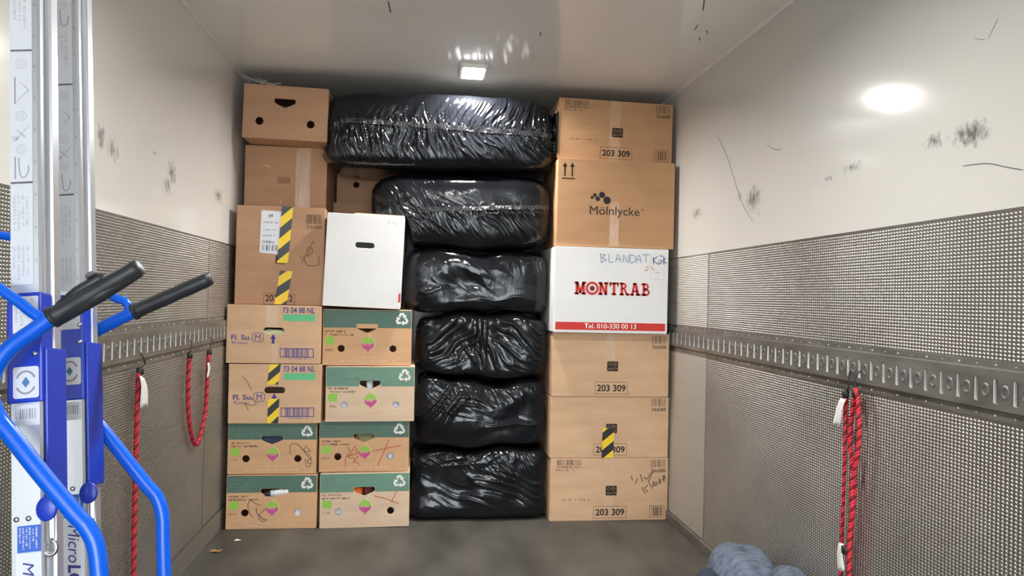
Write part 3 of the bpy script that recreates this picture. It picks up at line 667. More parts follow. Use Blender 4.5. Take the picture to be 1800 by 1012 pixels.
def slab_letters(b):
    """red slab-serif capitals drawn stroke by stroke"""
    x0, x1, zb, zt = .175, .845, .555, .405
    X, Z = b.X, b.Z; hh = Z(zt) - Z(zb); t = hh * .20; sf = hh * .16
    adv = [1.18, 1.0, 1.05, .92, 1.0, 1.05, .86]; tot = sum(adv); u = (X(x1) - X(x0)) / tot
    out = []; px = X(x0); z0 = Z(zb)
    R = lambda a, b_, c, d: [(a, c), (b_, c), (b_, d), (a, d)]
    for ch, ad in zip('MONTRAB', adv):
        w = ad * u * .92; l, r = px, px + w; z1 = z0 + hh
        def stem(x, tw=t, both=True): 
            out.append(R(x - tw / 2, x + tw / 2, z0, z1)); out.append(R(x - tw * .95, x + tw * .95, z0, z0 + sf))
        if ch == 'M':
            stem(l + t); stem(r - t); out.append(R(l, l + t * 1.5, z1 - sf, z1)); out.append(R(r - t * 1.5, r, z1 - sf, z1))
            m = (l + r) / 2; out.append([(l + t * .6, z1), (l + t * 1.6, z1), (m + t * .45, z0 + hh * .12), (m - t * .45, z0 + hh * .12)]); out.append([(r - t * .6, z1), (m + t * .45, z0 + hh * .12), (m - t * .45, z0 + hh * .12), (r - t * 1.6, z1)])
        elif ch == 'O':
            cx, cz = (l + r) / 2, z0 + hh / 2; ro, ri = hh * .52, hh * .34; n = 28
            for k in range(n):
                a, b2 = 2 * math.pi * k / n, 2 * math.pi * (k + 1) / n
                out.append([(cx + ro * math.cos(a), cz + ro * math.sin(a)), (cx + ro * math.cos(b2), cz + ro * math.sin(b2)), (cx + ri * math.cos(b2), cz + ri * math.sin(b2)), (cx + ri * math.cos(a), cz + ri * math.sin(a))])
            polys_obj('brand_bullseye', [circle(cx, cz, hh * .20, 20)], 'dark_red', b.r, -.0009)
        elif ch == 'N':
            stem(l + t); out.append(R(r - t * 1.4, r - t * .5, z0, z1)); out.append(R(l, l + t * 1.5, z1 - sf, z1)); out.append(R(r - t * 1.9, r, z1 - sf, z1))
            out.append([(l + t * .5, z1), (l + t * 1.6, z1), (r - t * .5, z0), (r - t * 1.5, z0)])
        elif ch == 'T':
            stem((l + r) / 2); out.append(R(l, r, z1 - sf, z1)); out.append(R(l, l + t * .6, z1 - hh * .32, z1)); out.append(R(r - t * .6, r, z1 - hh * .32, z1))
        elif ch in 'RB':
            stem(l + t); out.append(R(l, l + t, z1 - sf, z1)); bx = r - (t * 1.1 if ch == 'R' else t * .4)
            def bowl(za, zc, xr):
                cz = (za + zc) / 2; rr = (zc - za) / 2; ox = xr - rr; pth = [(l + t, zc - t * .38)] + [(ox + (rr - t * .38) * math.cos(a), cz + (rr - t * .38) * math.sin(a)) for a in [math.pi / 2 - math.pi * k / 10 for k in range(11)]] + [(l + t, za + t * .38)]
                out.extend(ribbon(pth, t * .76))
            bowl(z0 + hh * .46, z1, bx)
            if ch == 'B': bowl(z0, z0 + hh * .56, r)
            else: out.append([(l + w * .42, z0 + hh * .5), (l + w * .62, z0 + hh * .5), (r - t * .1, z0), (r - t * 1.2, z0)]); out.append(R(r - t * 1.2, r + t * .15, z0, z0 + sf))
        elif ch == 'A':
            m = (l + r) / 2; out.append([(l + t * .4, z0), (l + t * 1.2, z0), (m + t * .1, z1), (m - t * .75, z1)]); out.append([(r - t * 1.5, z0), (r - t * .3, z0), (m + t * .55, z1), (m - t * .55, z1)])
            out.append(R(l + w * .25, r - w * .25, z0 + hh * .26, z0 + hh * .40)); out.append(R(l - t * .1, l + t * 1.6, z0, z0 + sf)); out.append(R(r - t * 1.9, r + t * .1, z0, z0 + sf)); out.append(R(m - t * 1.0, m + t * .2, z1 - sf, z1))
        px += ad * u
    polys_obj('brand_lettering', out, 'ink_red', b.r, -.0007)
slab_letters(bD4)
bD4.rect('phone_strip', .018, .982, .878, .968, 'ink_red', .0007)
bD4.text('phone_number', 'Tel. 010-330 00 13', .27, .946, .055, 'ink_white', .455, .0004, .0011)
bD4.pen([[(.395, .07), (.405, .18)], [(.395, .08), (.44, .085), (.41, .12), (.45, .14), (.405, .175)], [(.47, .07), (.475, .165), (.51, .16)], [(.53, .165), (.55, .075), (.58, .165)], [(.535, .13), (.575, .13)], [(.60, .165), (.60, .08), (.64, .165), (.645, .075)],
         [(.66, .07), (.66, .165), (.70, .15), (.70, .09), (.655, .075)], [(.71, .165), (.735, .075), (.76, .165)], [(.715, .13), (.755, .13)], [(.765, .07), (.83, .065)], [(.795, .07), (.80, .16)]], 'pen_blue', .0036)
bD4.pen([[(.862, .09), (.868, .18)], [(.90, .085), (.868, .13), (.91, .18)], [(.915, .14), (.92, .175), (.945, .14), (.92, .125)], [(.918, .08), (.945, .078)], [(.955, .08), (.958, .175)], [(.975, .10), (.958, .135), (.985, .17)]], 'pen_navy', .0042, .0018)
bD4.pen([[(.80, .24), (.79, .25), (.81, .255), (.82, .21), (.80, .22)]], 'ink_red_pen', .0028); bD4.pen([[(.85, .20), (.86, .24), (.88, .235)]], 'ink_red_pen', .0028)
polys_obj('card_pocket', frame_polys(bD4.X(.842), bD4.X(.965), bD4.Z(.36), bD4.Z(.06), .0016), 'ink_lightgrey', bD4.r, -.0007)
polys_obj('pocket_print', blurred_line(bD4.X(.885), bD4.X(.925), bD4.Z(.285), bD4.Z(.27), 3, .006, 0), 'ink_grey', bD4.r, -.0007)
bD5 = Carton(.527, 1.197, 1.535, 2.021, 4.02, .46, 'cardboard_tan_dimmed', 'brown carton with dark dots over a brand name and two up arrows')
bD5.text('brand_lettering', 'Mölnlycke', .275, .628, .098, 'ink_black', .425, 0); bD5.text('registered_mark', '®', .712, .57, .03, 'ink_black')
X, Z = bD5.X, bD5.Z
polys_obj('brand_dots', [circle(X(a), Z(c_), r, 18) for a, c_, r in ((.292, .435, .0085), (.315, .408, .0105), (.340, .448, .0135), (.376, .402, .0175), (.420, .462, .0215))], 'ink_black', bD5.r, -.0006)
ar = []
for cx in (.058, .120): ar += [[(cx - .006, .205), (cx + .006, .205), (cx + .006, .08), (cx - .006, .08)], [(cx - .021, .095), (cx + .021, .095), (cx, .045)]]
bD5.polys('up_arrows', ar + [[(.032, .235), (.145, .235), (.145, .222), (.032, .222)]], 'ink_black'); bD5.clear_tape(.445, .525, .48, .98, mat='clear_tape_tan')
bD6 = medical_box(.532, 1.196, 2.027, 2.370, 4.08, 'brown carton with barcodes in its corners, topmost by the right wall', roll=.012, mat='cardboard_tan_dimmed')  # same kind as the lower cartons; darker board carries the dimmer light up here
bD6.clear_tape(.445, .535, .0, 1.0, mat='clear_tape_tan')

# ---- boxes glimpsed in the gap behind
rr = Carton(-.735, -.30, 1.795, 2.06, 4.62, .38, 'cardboard_brown', 'brown box with one round hole in the gap behind the bags', None, 0, 0, [circle(-.1, .118, .019, 16), circle(.1, .118, .019, 16)])
Carton(-.745, -.31, 1.50, 1.792, 4.56, .40, 'cardboard_brown', 'plain brown box below the one with a round hole, behind the white box')
Carton(-.745, -.30, .002, 1.495, 4.52, .42, 'cardboard_brown', 'tall brown box hidden behind the produce boxes')

# ---- things seen inside the boxes
def bundle(name, label, loc, size, mat, seed=0, group=None):
    """a soft crumpled cloth bundle"""
    bm = bmesh.new(); bmesh.ops.create_icosphere(bm, subdivisions=4, radius=1); rnd = random.Random(seed); ph = [rnd.random() * 6 for _ in range(6)]
    for v in bm.verts:
        c = v.co; k = 1 + .06 * math.sin(7 * c.x + ph[0]) * math.sin(5 * c.z + ph[1]) + .04 * math.sin(13 * c.z + 6 * c.x + ph[2])
        c = Vector([math.copysign(abs(t) ** .7, t) for t in c]) * k; v.co = (c.x * size[0], c.y * size[1], c.z * size[2])
    o = bm_obj(name, bm, mat, None, True); o.location = loc; return tag(o, label, 'cloth', group)
def at_face(b, fx, fz, dy):
    ca, sa = math.cos(b.r.rotation_euler.y), math.sin(b.r.rotation_euler.y); x, z = b.X(fx), b.Z(fz)
    return (b.r.location.x + x * ca + z * sa, b.r.location.y + dy, b.r.location.z - x * sa + z * ca)
bundle('folded_cloth', 'cream cloth filling the handle hole of the upper blue-printed carton', at_face(bA4, .49, .50, .06), (.075, .045, .026), 'cloth_cream', 1)
bundle('folded_cloth', 'white cloth behind the right round hole of the floor box at far left', at_face(bA1, .79, .71, .055), (.04, .04, .04), 'cloth_white', 2)
for i, (b, fx, nm) in enumerate(((bB3, .207, 'white cloth behind the left round hole of the box with white in both holes'), (bB3, .79, 'white cloth behind the right round hole of the box with white in both holes'),
                                 (bB1, .207, 'white cloth behind the left round hole of the pale floor box'), (bB2, .79, 'greyish white cloth behind the right hole of the red-crossed box'))):
    bundle('folded_cloth', nm, at_face(b, fx, .715, .06), (.035, .04, .035), 'cloth_white', 3 + i)
bundle('folded_cloth', 'olive cloth in the handle hole of the red-crossed box', at_face(bB2, .50, .37, .07), (.055, .045, .03), 'cloth_olive', 9)
bundle('folded_cloth', 'orange cloth at the left of the pale floor box handle hole', at_face(bB1, .41, .37, .05), (.030, .035, .030), 'cloth_orange', 10)
bundle('folded_cloth', 'rust coloured cloth in the middle of the pale floor box handle hole', at_face(bB1, .53, .375, .075), (.028, .04, .03), 'cloth_rust', 11)
bundle('folded_cloth', 'navy cloth filling the handle hole of the pen-scrawled box at far left', at_face(bA2, .50, .34, .055), (.075, .04, .038), 'cloth_navy', 12)
bundle('folded_cloth', 'pale grey cloth in the handle hole of the box with white in both holes', at_face(bB3, .485, .36, .06), (.02, .03, .035), 'cloth_white', 13)
bt = empty('bottle', at_face(bA1, .53, .345, .012), 'white plastic bottle lying in the handle hole of the far left floor box', 'bottle')
bt.rotation_euler = (0, math.radians(82), 0)
lathe('bottle_body', [(.004, .072), (.0155, .070), (.017, .064), (.017, .0), (.016, -.006)], 'plastic_white', bt)
lathe('collar', [(.018, -.006), (.0185, -.010), (.0185, -.018), (.017, -.022)], 'ink_lightgrey', bt); lathe('cap', [(.014, -.022), (.0145, -.026), (.0145, -.048), (.012, -.052)], 'grip_rubber', bt)

# ------------------------------------------------------------------ black bags
def _hash(i, j, k, s):
    h = (i * 374761393 + j * 668265263 + k * 2147483647 + s * 1274126177) & 0xffffffff
    h = ((h ^ (h >> 13)) * 1274126177) & 0xffffffff
    return ((h ^ (h >> 16)) & 0xffff) / 65535.0
def vnoise(x, y, z, seed):
    xi, yi, zi = np.floor(x).astype(np.int64), np.floor(y).astype(np.int64), np.floor(z).astype(np.int64)
    fx, fy, fz = x - xi, y - yi, z - zi
    u, v, w = [t * t * t * (t * (t * 6 - 15) + 10) for t in (fx, fy, fz)]
    def L(a, b, t): return a + (b - a) * t
    c = [[[_hash(xi + a, yi + b, zi + d, seed) for d in (0, 1)] for b in (0, 1)] for a in (0, 1)]
    return L(L(L(c[0][0][0], c[1][0][0], u), L(c[0][1][0], c[1][1][0], u), v), L(L(c[0][0][1], c[1][0][1], u), L(c[0][1][1], c[1][1][1], u), v), w)
def ridge(n, p=2.0): return (1 - np.abs(2 * n - 1)) ** p
def bag(x0, x1, z0, z1, y0, depth, label, waves, nexp=4.2, seed=1, shape=None, N3=(230, 26, 96), lump=1.0):
    root_loc = ((x0 + x1) / 2, y0 + depth / 2, z0)
    hx, hy, hz = (x1 - x0) / 2, depth / 2, (z1 - z0) / 2
    Nx, Ny, Nz = N3
    pts = []; quads = []
    def face(a_n, b_n, fn):
        I, J = np.meshgrid(np.arange(a_n + 1), np.arange(b_n + 1), indexing='ij')
        base = sum(len(p) for p in pts); pts.append(fn(I.ravel(), J.ravel()))
        i, j = np.meshgrid(np.arange(a_n), np.arange(b_n), indexing='ij'); i, j = i.ravel(), j.ravel()
        q = np.stack([i * (b_n + 1) + j, (i + 1) * (b_n + 1) + j, (i + 1) * (b_n + 1) + j + 1, i * (b_n + 1) + j + 1], 1) + base
        quads.append(q)
    st = lambda *a: np.stack(np.broadcast_arrays(*a), 1)
    face(Nx, Nz, lambda i, j: st(i, 0, j)); face(Nz, Nx, lambda j, i: st(i, Ny, j))
    face(Nx, Ny, lambda i, j: st(i, j, Nz)); face(Ny, Nx, lambda j, i: st(i, j, 0))
    face(Ny, Nz, lambda i, j: st(Nx, i, j)); face(Nz, Ny, lambda j, i: st(0, i, j))
    P = np.concatenate(pts); Q = np.concatenate(quads)
    U, inv = np.unique(P, axis=0, return_inverse=True); inv = inv.reshape(-1); Q = inv[Q]
    c = U / np.array([Nx, Ny, Nz]) * 2 - 1.0
    c = np.sin(c * math.pi / 2 * .88) / math.sin(math.pi / 2 * .88)
    r = (np.abs(c) ** nexp).sum(1) ** (1 / nexp); s = c / r[:, None]
    nrm = np.sign(s) * np.abs(s) ** (nexp - 1) / np.array([hx, hy, hz]); nrm /= np.linalg.norm(nrm, axis=1)[:, None]
    p = s * np.array([hx, hy, hz])
    X = p[:, 0] / hx; Z = p[:, 2] / hz
    gx, gy, gz = p[:, 0] + root_loc[0], p[:, 1], p[:, 2]
    # slack lumps
    d = lump * 0.030 * (vnoise(gx * 5 + 3, gy * 5, gz * 6, seed) - .5) + lump * .012 * (vnoise(gx * 12, gy * 12, gz * 14 + 7, seed + 1) - .5)
    wx = .05 * (vnoise(gx * 9, gy * 9, gz * 9, seed + 2) - .5); wz = .05 * (vnoise(gx * 9, gy * 9, gz * 9 + 40, seed + 3) - .5)
    for (al, f1, f2, amp, cx, cz, sx, sz, pw) in waves:
        a = math.radians(al); ax, az = gx + wx, gz + wz
        u = (ax * math.cos(a) + az * math.sin(a)) * f1; v = (-ax * math.sin(a) + az * math.cos(a)) * f2
        win = np.exp(-((X - cx) / sx) ** 2 - ((Z - cz) / sz) ** 2)
        d += amp * ridge(vnoise(u, v, gy * 6, seed + int(f1) + int(al)), pw) * win
    d *= np.clip(1.2 - np.maximum(nrm[:, 2] * -1, 0) * 1.0, .2, 1)
    p = p + nrm * d[:, None]
    for ax, hh_ in ((0, hx), (1, hy), (2, hz)):
        lo_, hi_ = np.percentile(p[:, ax], .2), np.percentile(p[:, ax], 99.8); p[:, ax] = np.clip((p[:, ax] - lo_) / (hi_ - lo_) * 2 - 1, -1, 1) * hh_
    p[:, 2] += hz
    wt = np.clip((Z + 1) / 2, 0, 1); gx2 = p[:, 0] + root_loc[0]
    sagf = lambda zz: (.013 * np.sin(gx2 * 9 + zz * 11) + .008 * np.sin(gx2 * 21 + zz * 23)) if .1 < zz < 1.9 else 0.0
    p[:, 2] += sagf(round(z1 * 20) / 20 if shape is None or z1 < 1.9 else 9) * wt ** 2 + sagf(round(z0 * 20) / 20) * (1 - wt) ** 2
    if shape is not None: p = shape(p, X, Z)
    p[:, 2] = np.maximum(p[:, 2], 0.0)
    me = bpy.data.meshes.new('plastic_bag'); nf = len(Q)
    me.vertices.add(len(p)); me.vertices.foreach_set('co', p.reshape(-1)); me.loops.add(nf * 4); me.loops.foreach_set('vertex_index', Q.reshape(-1).astype(np.int32))
    me.polygons.add(nf); me.polygons.foreach_set('loop_start', np.arange(0, nf * 4, 4, dtype=np.int32)); me.polygons.foreach_set('loop_total', np.full(nf, 4, dtype=np.int32))
    me.materials.append(MATS['black_plastic']); me.update(calc_edges=True); me.polygons.foreach_set('use_smooth', [True] * nf)
    o = link(bpy.data.objects.new('plastic_bag', me)); o.location = root_loc
    tag(o, label, 'bag', 'filled black plastic bags in the middle stack')
    return o, p, hx, hz
def bag_band(o, p, hx, x0f, x1f, zf, hgt, seed, slope=0.0):
    """a strip of clear tape following the bag's front surface"""
    front = p[p[:, 1] < -.03]
    n = 90; v, f = [], []; rnd = np.random.RandomState(seed)
    for i in range(n + 1):
        xf = x0f + (x1f - x0f) * i / n; x = xf * hx
        for k in range(4):
            z = zf + slope * xf + hgt * (k / 3 - .5)
            dd = (front[:, 0] - x) ** 2 + (front[:, 2] - z) ** 2; idx = np.argpartition(dd, 6)[:6]
            y = front[idx, 1].min() - .0035 - .002 * rnd.rand()
            v.append((x, y, z + .004 * rnd.rand()))
    for i in range(n):
        for k in range(3): a = i * 4 + k; f.append((a, a + 4, a + 5, a + 1))
    mesh_obj('clear_band', v, f, 'bag_tape', o, True)
BY = 4.06
# (angle of wrinkle-normal, freq across, freq along, amp, centre x, centre z, spread x, spread z, sharpness)
bag(-.2405, .531, .0, .403, 4.09, .50, 'black plastic bag on the floor at the bottom of the stack',
    [(70, 26, 3, .016, .3, .0, .8, .7, 3), (105, 40, 6, .010, -.3, .75, .6, .22, 2.5), (35, 60, 7, .010, .6, .45, .45, .4, 3), (72, 14, 2, .018, -.2, -.4, .9, .6, 2.5), (50, 85, 10, .006, -.3, .75, .7, .22, 2)], 10.0, 3, None, (280, 26, 130))
bag(-.227, .522, .402, .790, 4.09, .50, 'glossy black bag with star-like creases at its left, second from the floor',
    [(-40, 40, 4, .018, -.62, .1, .32, .6, 3), (82, 30, 3, .012, -.1, .35, .7, .35, 3), (25, 75, 8, .011, .3, .55, .8, .18, 2.5), (97, 13, 2, .018, .2, -.45, .9, .4, 2.5), (60, 60, 8, .008, -.6, .4, .4, .4, 2.5)], 9.0, 8, None, (280, 26, 130))
bag(-.232, .520, .789, 1.152, 4.10, .50, 'black bag with deep vertical folds at its centre, third from the floor',
    [(0, 34, 2, .030, -.05, .2, .14, .8, 2.2), (48, 26, 3, .022, .5, .2, .5, .6, 3), (-50, 30, 4, .020, -.6, .3, .4, .6, 3), (60, 60, 8, .009, .7, -.4, .4, .5, 2.5), (-60, 60, 8, .009, -.7, -.5, .4, .4, 2.5), (30, 16, 2, .018, .2, -.3, .6, .5, 2.5)], 9.0, 15, None, (280, 26, 130))
bag(-.308, .512, 1.150, 1.510, 4.07, .50, 'smooth black bag with a light creased patch beside the white and red carton',
    [(75, 22, 3, .014, -.15, .35, .45, .35, 3), (88, 16, 1.5, .012, .3, -.7, .8, .3, 2.5), (48, 32, 4, .009, -.2, .1, .4, .4, 3), (10, 60, 9, .006, .8, .6, .3, .3, 2.5), (100, 24, 3, .012, -.7, -.3, .3, .3, 2.5)], 6.0, 22, None, (280, 26, 130), .6)
def sh5(p, X, Z):
    # left end rests on the white box
    lim = 1.669 - 1.508; t = np.clip((-p[:, 0] - .272) / .04, 0, 1)      # local x: centre at .014
    p[:, 2] = np.where(p[:, 2] < lim, p[:, 2] * (1 - t) + lim * t + t * .0, p[:, 2])
    p[:, 2] += .012 * X * np.clip(Z, 0, 1); return p
o, pp, hx, hz = bag(-.496, .524, 1.508, 1.928, 4.05, .52, 'black bag with a wrinkled taped seam and smooth shiny top, second from the top',
    [(35, 60, 5, .015, -.75, .0, .35, .8, 3), (28, 85, 7, .012, .2, -.02, .9, .15, 2.5), (55, 46, 5, .012, -.35, -.15, .4, .4, 3), (38, 50, 4, .010, .3, -.40, .8, .35, 3), (10, 120, 10, .006, .5, .0, .6, .10, 2)], 5.0, 31, sh5, (360, 26, 150), .3)
bag_band(o, pp, hx, -.45, .95, .215, .024, 2, .03)
def sh6(p, X, Z):
    # origin of the bag: x -.125, y 4.30, z 1.932 ; the left end pokes out under the topmost box
    t = np.clip((-X - .55) / .45, 0, 1); p[:, 2] += -.020 * t * t * np.clip(Z + .2, 0, 1) + .008 * np.sin(X * 3.0)
    up = np.clip((p[:, 2] - .080) / .040, 0, 1); lim = (-.722 + .125) * up + (-.780 + .125) * (1 - up)
    p[:, 0] = np.maximum(p[:, 0], lim)
    out = np.clip((-.728 + .125 - p[:, 0]) / .012, 0, 1); p[:, 1] = np.where(p[:, 1] > 4.225 - 4.30, p[:, 1] * (1 - out) + (4.225 - 4.30) * out, p[:, 1])
    p[:, 0] = np.where(p[:, 2] < .13, np.minimum(p[:, 0], .522 + .125), p[:, 0])
    rt = p[:, 0] > .524 + .125; p[:, 1] = np.where(rt, np.minimum(p[:, 1], 4.072 - 4.30), p[:, 1])
    return p
o, pp, hx, hz = bag(-.778, .528, 1.932, 2.372, 4.02, .56, 'long black bag with a taped band and dense creases, topmost under the ceiling',
    [(8, 100, 6, .012, -.35, .05, .7, .45, 2.6), (-32, 60, 4, .018, .15, .45, .5, .35, 3), (32, 55, 4, .018, .1, -.30, .6, .4, 3), (5, 120, 8, .009, .1, .12, 1.2, .16, 2.2), (55, 34, 3, .016, .55, -.45, .45, .4, 3), (-20, 75, 5, .012, .75, .4, .3, .5, 3), (15, 85, 6, .012, -.75, -.3, .4, .6, 2.6)], 6.5, 44, sh6, (440, 26, 160))
bag_band(o, pp, hx, -.78, .95, .228, .027, 5, -.015)

# ------------------------------------------------------------------ blue lift with two aluminium masts (leaning at the left)
LA = Vector((-.095, .123, .988)).normalized(); LS = Vector((.995, .012, .094)); LS = (LS - LA * LS.dot(LA)).normalized(); LY = LA.cross(LS)
lift = empty('cargo_lift', (0, 0, 0), 'blue tubular hand lift with two aluminium masts and black grips', 'lift')
m4 = Matrix((LS, LY, LA)).transposed().to_4x4(); m4.translation = Vector((-.689, 1.057, 0.0)); lift.matrix_world = m4
def mast(xc, yf, zt, zb=.06):
    """extruded profile: front plate, recessed side channel, rear lip"""
    hw, dp = .0215, .062
    prof = [(-hw, 0), (hw - .0035, 0), (hw, .003), (hw, .011), (hw - .004, .0125), (hw - .010, .0125), (hw - .010, .040), (hw - .004, .040), (hw, .0415), (hw, dp), (-hw, dp), (-hw, .0415), (-hw + .010, .040), (-hw + .010, .0125), (-hw, .011)]
    n = len(prof); v = [(xc + a, yf + b, zb) for a, b in prof] + [(xc + a, yf + b, zt) for a, b in prof]
    f = [tuple(range(n - 1, -1, -1)), tuple(range(n, 2 * n))] + [(i, (i + 1) % n, n + (i + 1) % n, n + i) for i in range(n)]
    return mesh_obj('mast', v, f, 'alu_mast', lift)
def strip(name, x0, x1, z0, z1, y, mat, parent, t=.0006, r=.002): return outline_panel(name, [round_rect(x0, x1, z0, z1, r, 3)], t, mat, parent, y - t)
def lines(name, polys, mat, parent, y): return polys_obj(name, polys, mat, parent, y)
def outline(pts, w, close=True):
    p = list(pts) + ([pts[0], pts[1]] if close else []); return ribbon(p, w)
def turned(polys, cx, cz, down=True):
    """print that reads down the mast: local (a along, b up) -> (x, z)"""
    return [[(cx + b, cz - a) for a, b in p] for p in polys]
def pictos(xc, zt, zb, y, parent, seed):
    """column of outlined safety pictograms on the long sticker"""
    L = zt - zb; out = []; dk = []
    def Cc(fz, r): out.extend(outline(circle(xc, zt - L * fz, r, 16), .0011)); out.extend(outline(circle(xc, zt - L * fz, r * .45, 10), .0010))
    Cc(.09, .0075)
    z = zt - L * .30; dk.extend(outline([(xc - .009, z + .022), (xc - .009, z - .022), (xc + .011, z)], .0014))
    Cc(.50, .0075)
    z = zt - L * .64; out.extend(ribbon([(xc - .010, z - .012), (xc + .012, z + .014)], .0014)); out.extend(ribbon([(xc - .006, z + .006), (xc + .006, z - .006)], .0026)); out.extend(blurred_line(xc - .013, xc - .003, z - .012, z - .002, seed, .0022, 0))
    Cc(.76, .0070)
    z = zt - L * .90; dk.extend(ribbon([(xc - .009, z + .018), (xc - .009, z - .018)], .0016)); dk.extend(ribbon(smooth_path([(xc - .004, z + .016), (xc - .002, z - .010), (xc + .004, z - .016), (xc + .010, z - .006), (xc + .010, z + .004)], 4), .0014))
    lines('pictogram_print', out, 'ink_lightgrey', parent, y); lines('pictogram_print', dk, 'ink_grey', parent, y - .0002)
def text_block(xc, zt, zb, w, y, parent, mat, seed, rows=4):
    out = []
    L = zt - zb
    for i in range(rows):
        b0 = -w / 2 + w * i / rows; out += blurred_line(0, L * (.6 + .4 * random.Random(seed + i).random()), b0, b0 + w / rows * .62, seed + i, w / rows * .5, .12)
    return lines('printed_lines', turned(out, xc, zt), mat, parent, y)
def mast_set(xc, yf, near):
    m = mast(xc, yf, 2.02 if near else 2.10)
    zz = dict(l1=1.638, l2=1.422, st=1.262, sl=1.249, sl2=1.083) if near else dict(l1=1.658, l2=1.451, st=1.276, sl=1.270, sl2=1.085)
    xp = xc - .004; y = yf
    # long instruction sticker
    stk = strip('instruction_sticker', xp - .0172, xp + .0150, zz['st'], 1.99, y - .0003, 'label_white', m)
    yy = y - .0012
    for zl in (zz['l1'], zz['l2']): lines('divider_line', [[(xp - .0165, zl - .0016), (xp + .0150, zl - .0016), (xp + .0150, zl + .0016), (xp - .0165, zl + .0016)]], 'ink_midgrey', stk, yy)
    pictos(xp - .001, zz['l1'] - .003, zz['l2'] + .003, yy, stk, 3 if near else 5)
    text_block(xp - .001, zz['l2'] - .02, zz['st'] + .065, .024, yy, stk, 'ink_lightgrey', 11, 4); text_block(xp - .001, zz['st'] + .06, zz['st'] + .008, .026, yy, stk, 'ink_lightgrey', 21, 4)
    text_block(xp - .001, zz['l1'] + .10, zz['l1'] + .018, .022, yy, stk, 'ink_lightgrey', 31, 3)
    pictos(xp - .001, 1.95, zz['l1'] + .11, yy, stk, 7)
    # dots punched along the right strip of the mast
    lines('scale_ticks', [[(xp + .0168, z), (xp + .0200, z - .004), (xp + .0204, z - .0025), (xp + .0172, z + .0015)] for z in [1.30 + .052 * k for k in range(13)]], 'ink_grey', m, y - .0004)
    # blue sleeve wrapping the mast
    s0, s1 = zz['sl2'], zz['sl']
    sl = bm_obj('mast_sleeve', box_bm(xc - .0255, xc + .0235, yf - .004, yf + .030, s0, s1, .0025), 'sleeve_blue', lift)
    # side cheek running further down with rounded toe
    ck = bm_obj('sleeve_cheek', box_bm(xc + .0225, xc + .0275, yf + .004, yf + .066, .935, s1 - .085, .002), 'sleeve_blue', lift)
    toe = lathe('cheek_toe', [(.001, 0), (.0128, 0), (.0142, .0012), (.0142, .0052), (.0128, .0064), (.001, .0064)], 'sleeve_blue', lift, 20,
                Matrix.Translation((xc + .030, yf - .004, .926)) @ Matrix.Rotation(math.radians(90), 4, 'X'))
    toe.data.transform(Matrix.Translation((0, 0, .926)) @ Matrix.Scale(1.25, 4, (0, 0, 1)) @ Matrix.Translation((0, 0, -.926)))
    # stickers on the sleeve
    w = .0175
    c1 = strip('warning_sticker', xc - .0165, xc + .0195, s1 - .062, s1 - .006, yf - .0045, 'label_white', sl)
    text_block(xc + .0015, s1 - .010, s1 - .058, .030, yf - .0056, c1, 'ink_lightgrey', 41, 4)
    zc = 1.113 if near else 1.135
    c2 = strip('inspection_sticker', xc - .0165, xc + .0195, zc - .0235, zc + .0235, yf - .0045, 'label_white', sl, .0006, .004)
    rg = ribbon([(xc + .0015 + .0135 * math.cos(t), zc + .0165 * math.sin(t)) for t in [math.radians(k) for k in range(25, 156, 10)]], .0026) + ribbon([(xc + .0015 + .0135 * math.cos(t), zc + .0165 * math.sin(t)) for t in [math.radians(k) for k in range(205, 336, 10)]], .0026)
    lines('ring_print', rg, 'ink_grey', c2, yf - .0058); lines('diamond_print', [[(xc - .004, zc), (xc + .0015, zc + .008), (xc + .007, zc), (xc + .0015, zc - .008)]], 'pen_blue', c2, yf - .0058)
    # bar code label just below the sleeve
    b0 = s0 - .002
    c3 = strip('barcode_label', xc - .0160, xc + .0185, b0 - .032, b0 - .001, yf - .0003, 'label_white', m)
    lines('barcode', bars(xc - .009, xc + .014, b0 - .022, b0 - .007, 9, 17), 'ink_grey', c3, yf - .0012)
    # blue info label and the name in print
    bz = .904 if near else .925
    c4 = strip('blue_label', xc - .0135, xc + .0185, bz - .038, bz, yf - .0003, 'sticker_blue', m, .0006, .001)
    text_block(xc + .0025, bz - .003, bz - .036, .027, yf - .0012, c4, 'label_white', 51, 6)
    c5 = strip('name_label', xc - .0155, xc + .0195, bz - .30, bz - .0395, yf - .0003, 'label_white', m, .0006, .001)
    if near: text_obj('name_lettering', 'MicroLO', xc - .006, bz - .052, 0.022, 'ink_blue', c5, yf - .0012, .092, 0, -math.pi / 2, 'LEFT', .25)
    else:
        text_obj('name_lettering', 'Micro', xc - .006, bz - .050, .027, 'ink_blue', c5, yf - .0012, .062, 0, -math.pi / 2, 'LEFT', .25); text_obj('name_lettering', 'LO', xc - .006, bz - .115, .027, 'ink_blue', c5, yf - .0012, .036, .0009, -math.pi / 2, 'LEFT', .15)
    # dome bolts
    spots = [(.014, 1.155)] if near else [(.0185, 1.215), (.0185, 1.185)]
    for (bx, z) in spots + [(-.0145, bz + .010), (.002, bz + .010)]:
        on_sl = z > s0
        lathe('bolt', [(.0042, 0), (.0042, .0012), (.0032, .0028), (.0012, .0036)], 'chrome', lift, 12, Matrix.Translation((xc + bx, yf - (.004 if on_sl else 0), z)) @ Matrix.Rotation(math.radians(90), 4, 'X'))
    # locking hook under the cheek
    hk = bm_obj('locking_hook', box_bm(xc + .026, xc + .0335, yf + .006, yf + .010, .880, .935, .0015), 'chrome', lift)
    ring = [(xc + .0275 + .0085 * math.cos(t), yf + .008, .868 + .0105 * math.sin(t)) for t in [math.radians(k) for k in range(75, -230, -15)]]
    tube_obj('hook_ring', ring, .0034, 'chrome', lift, 8)
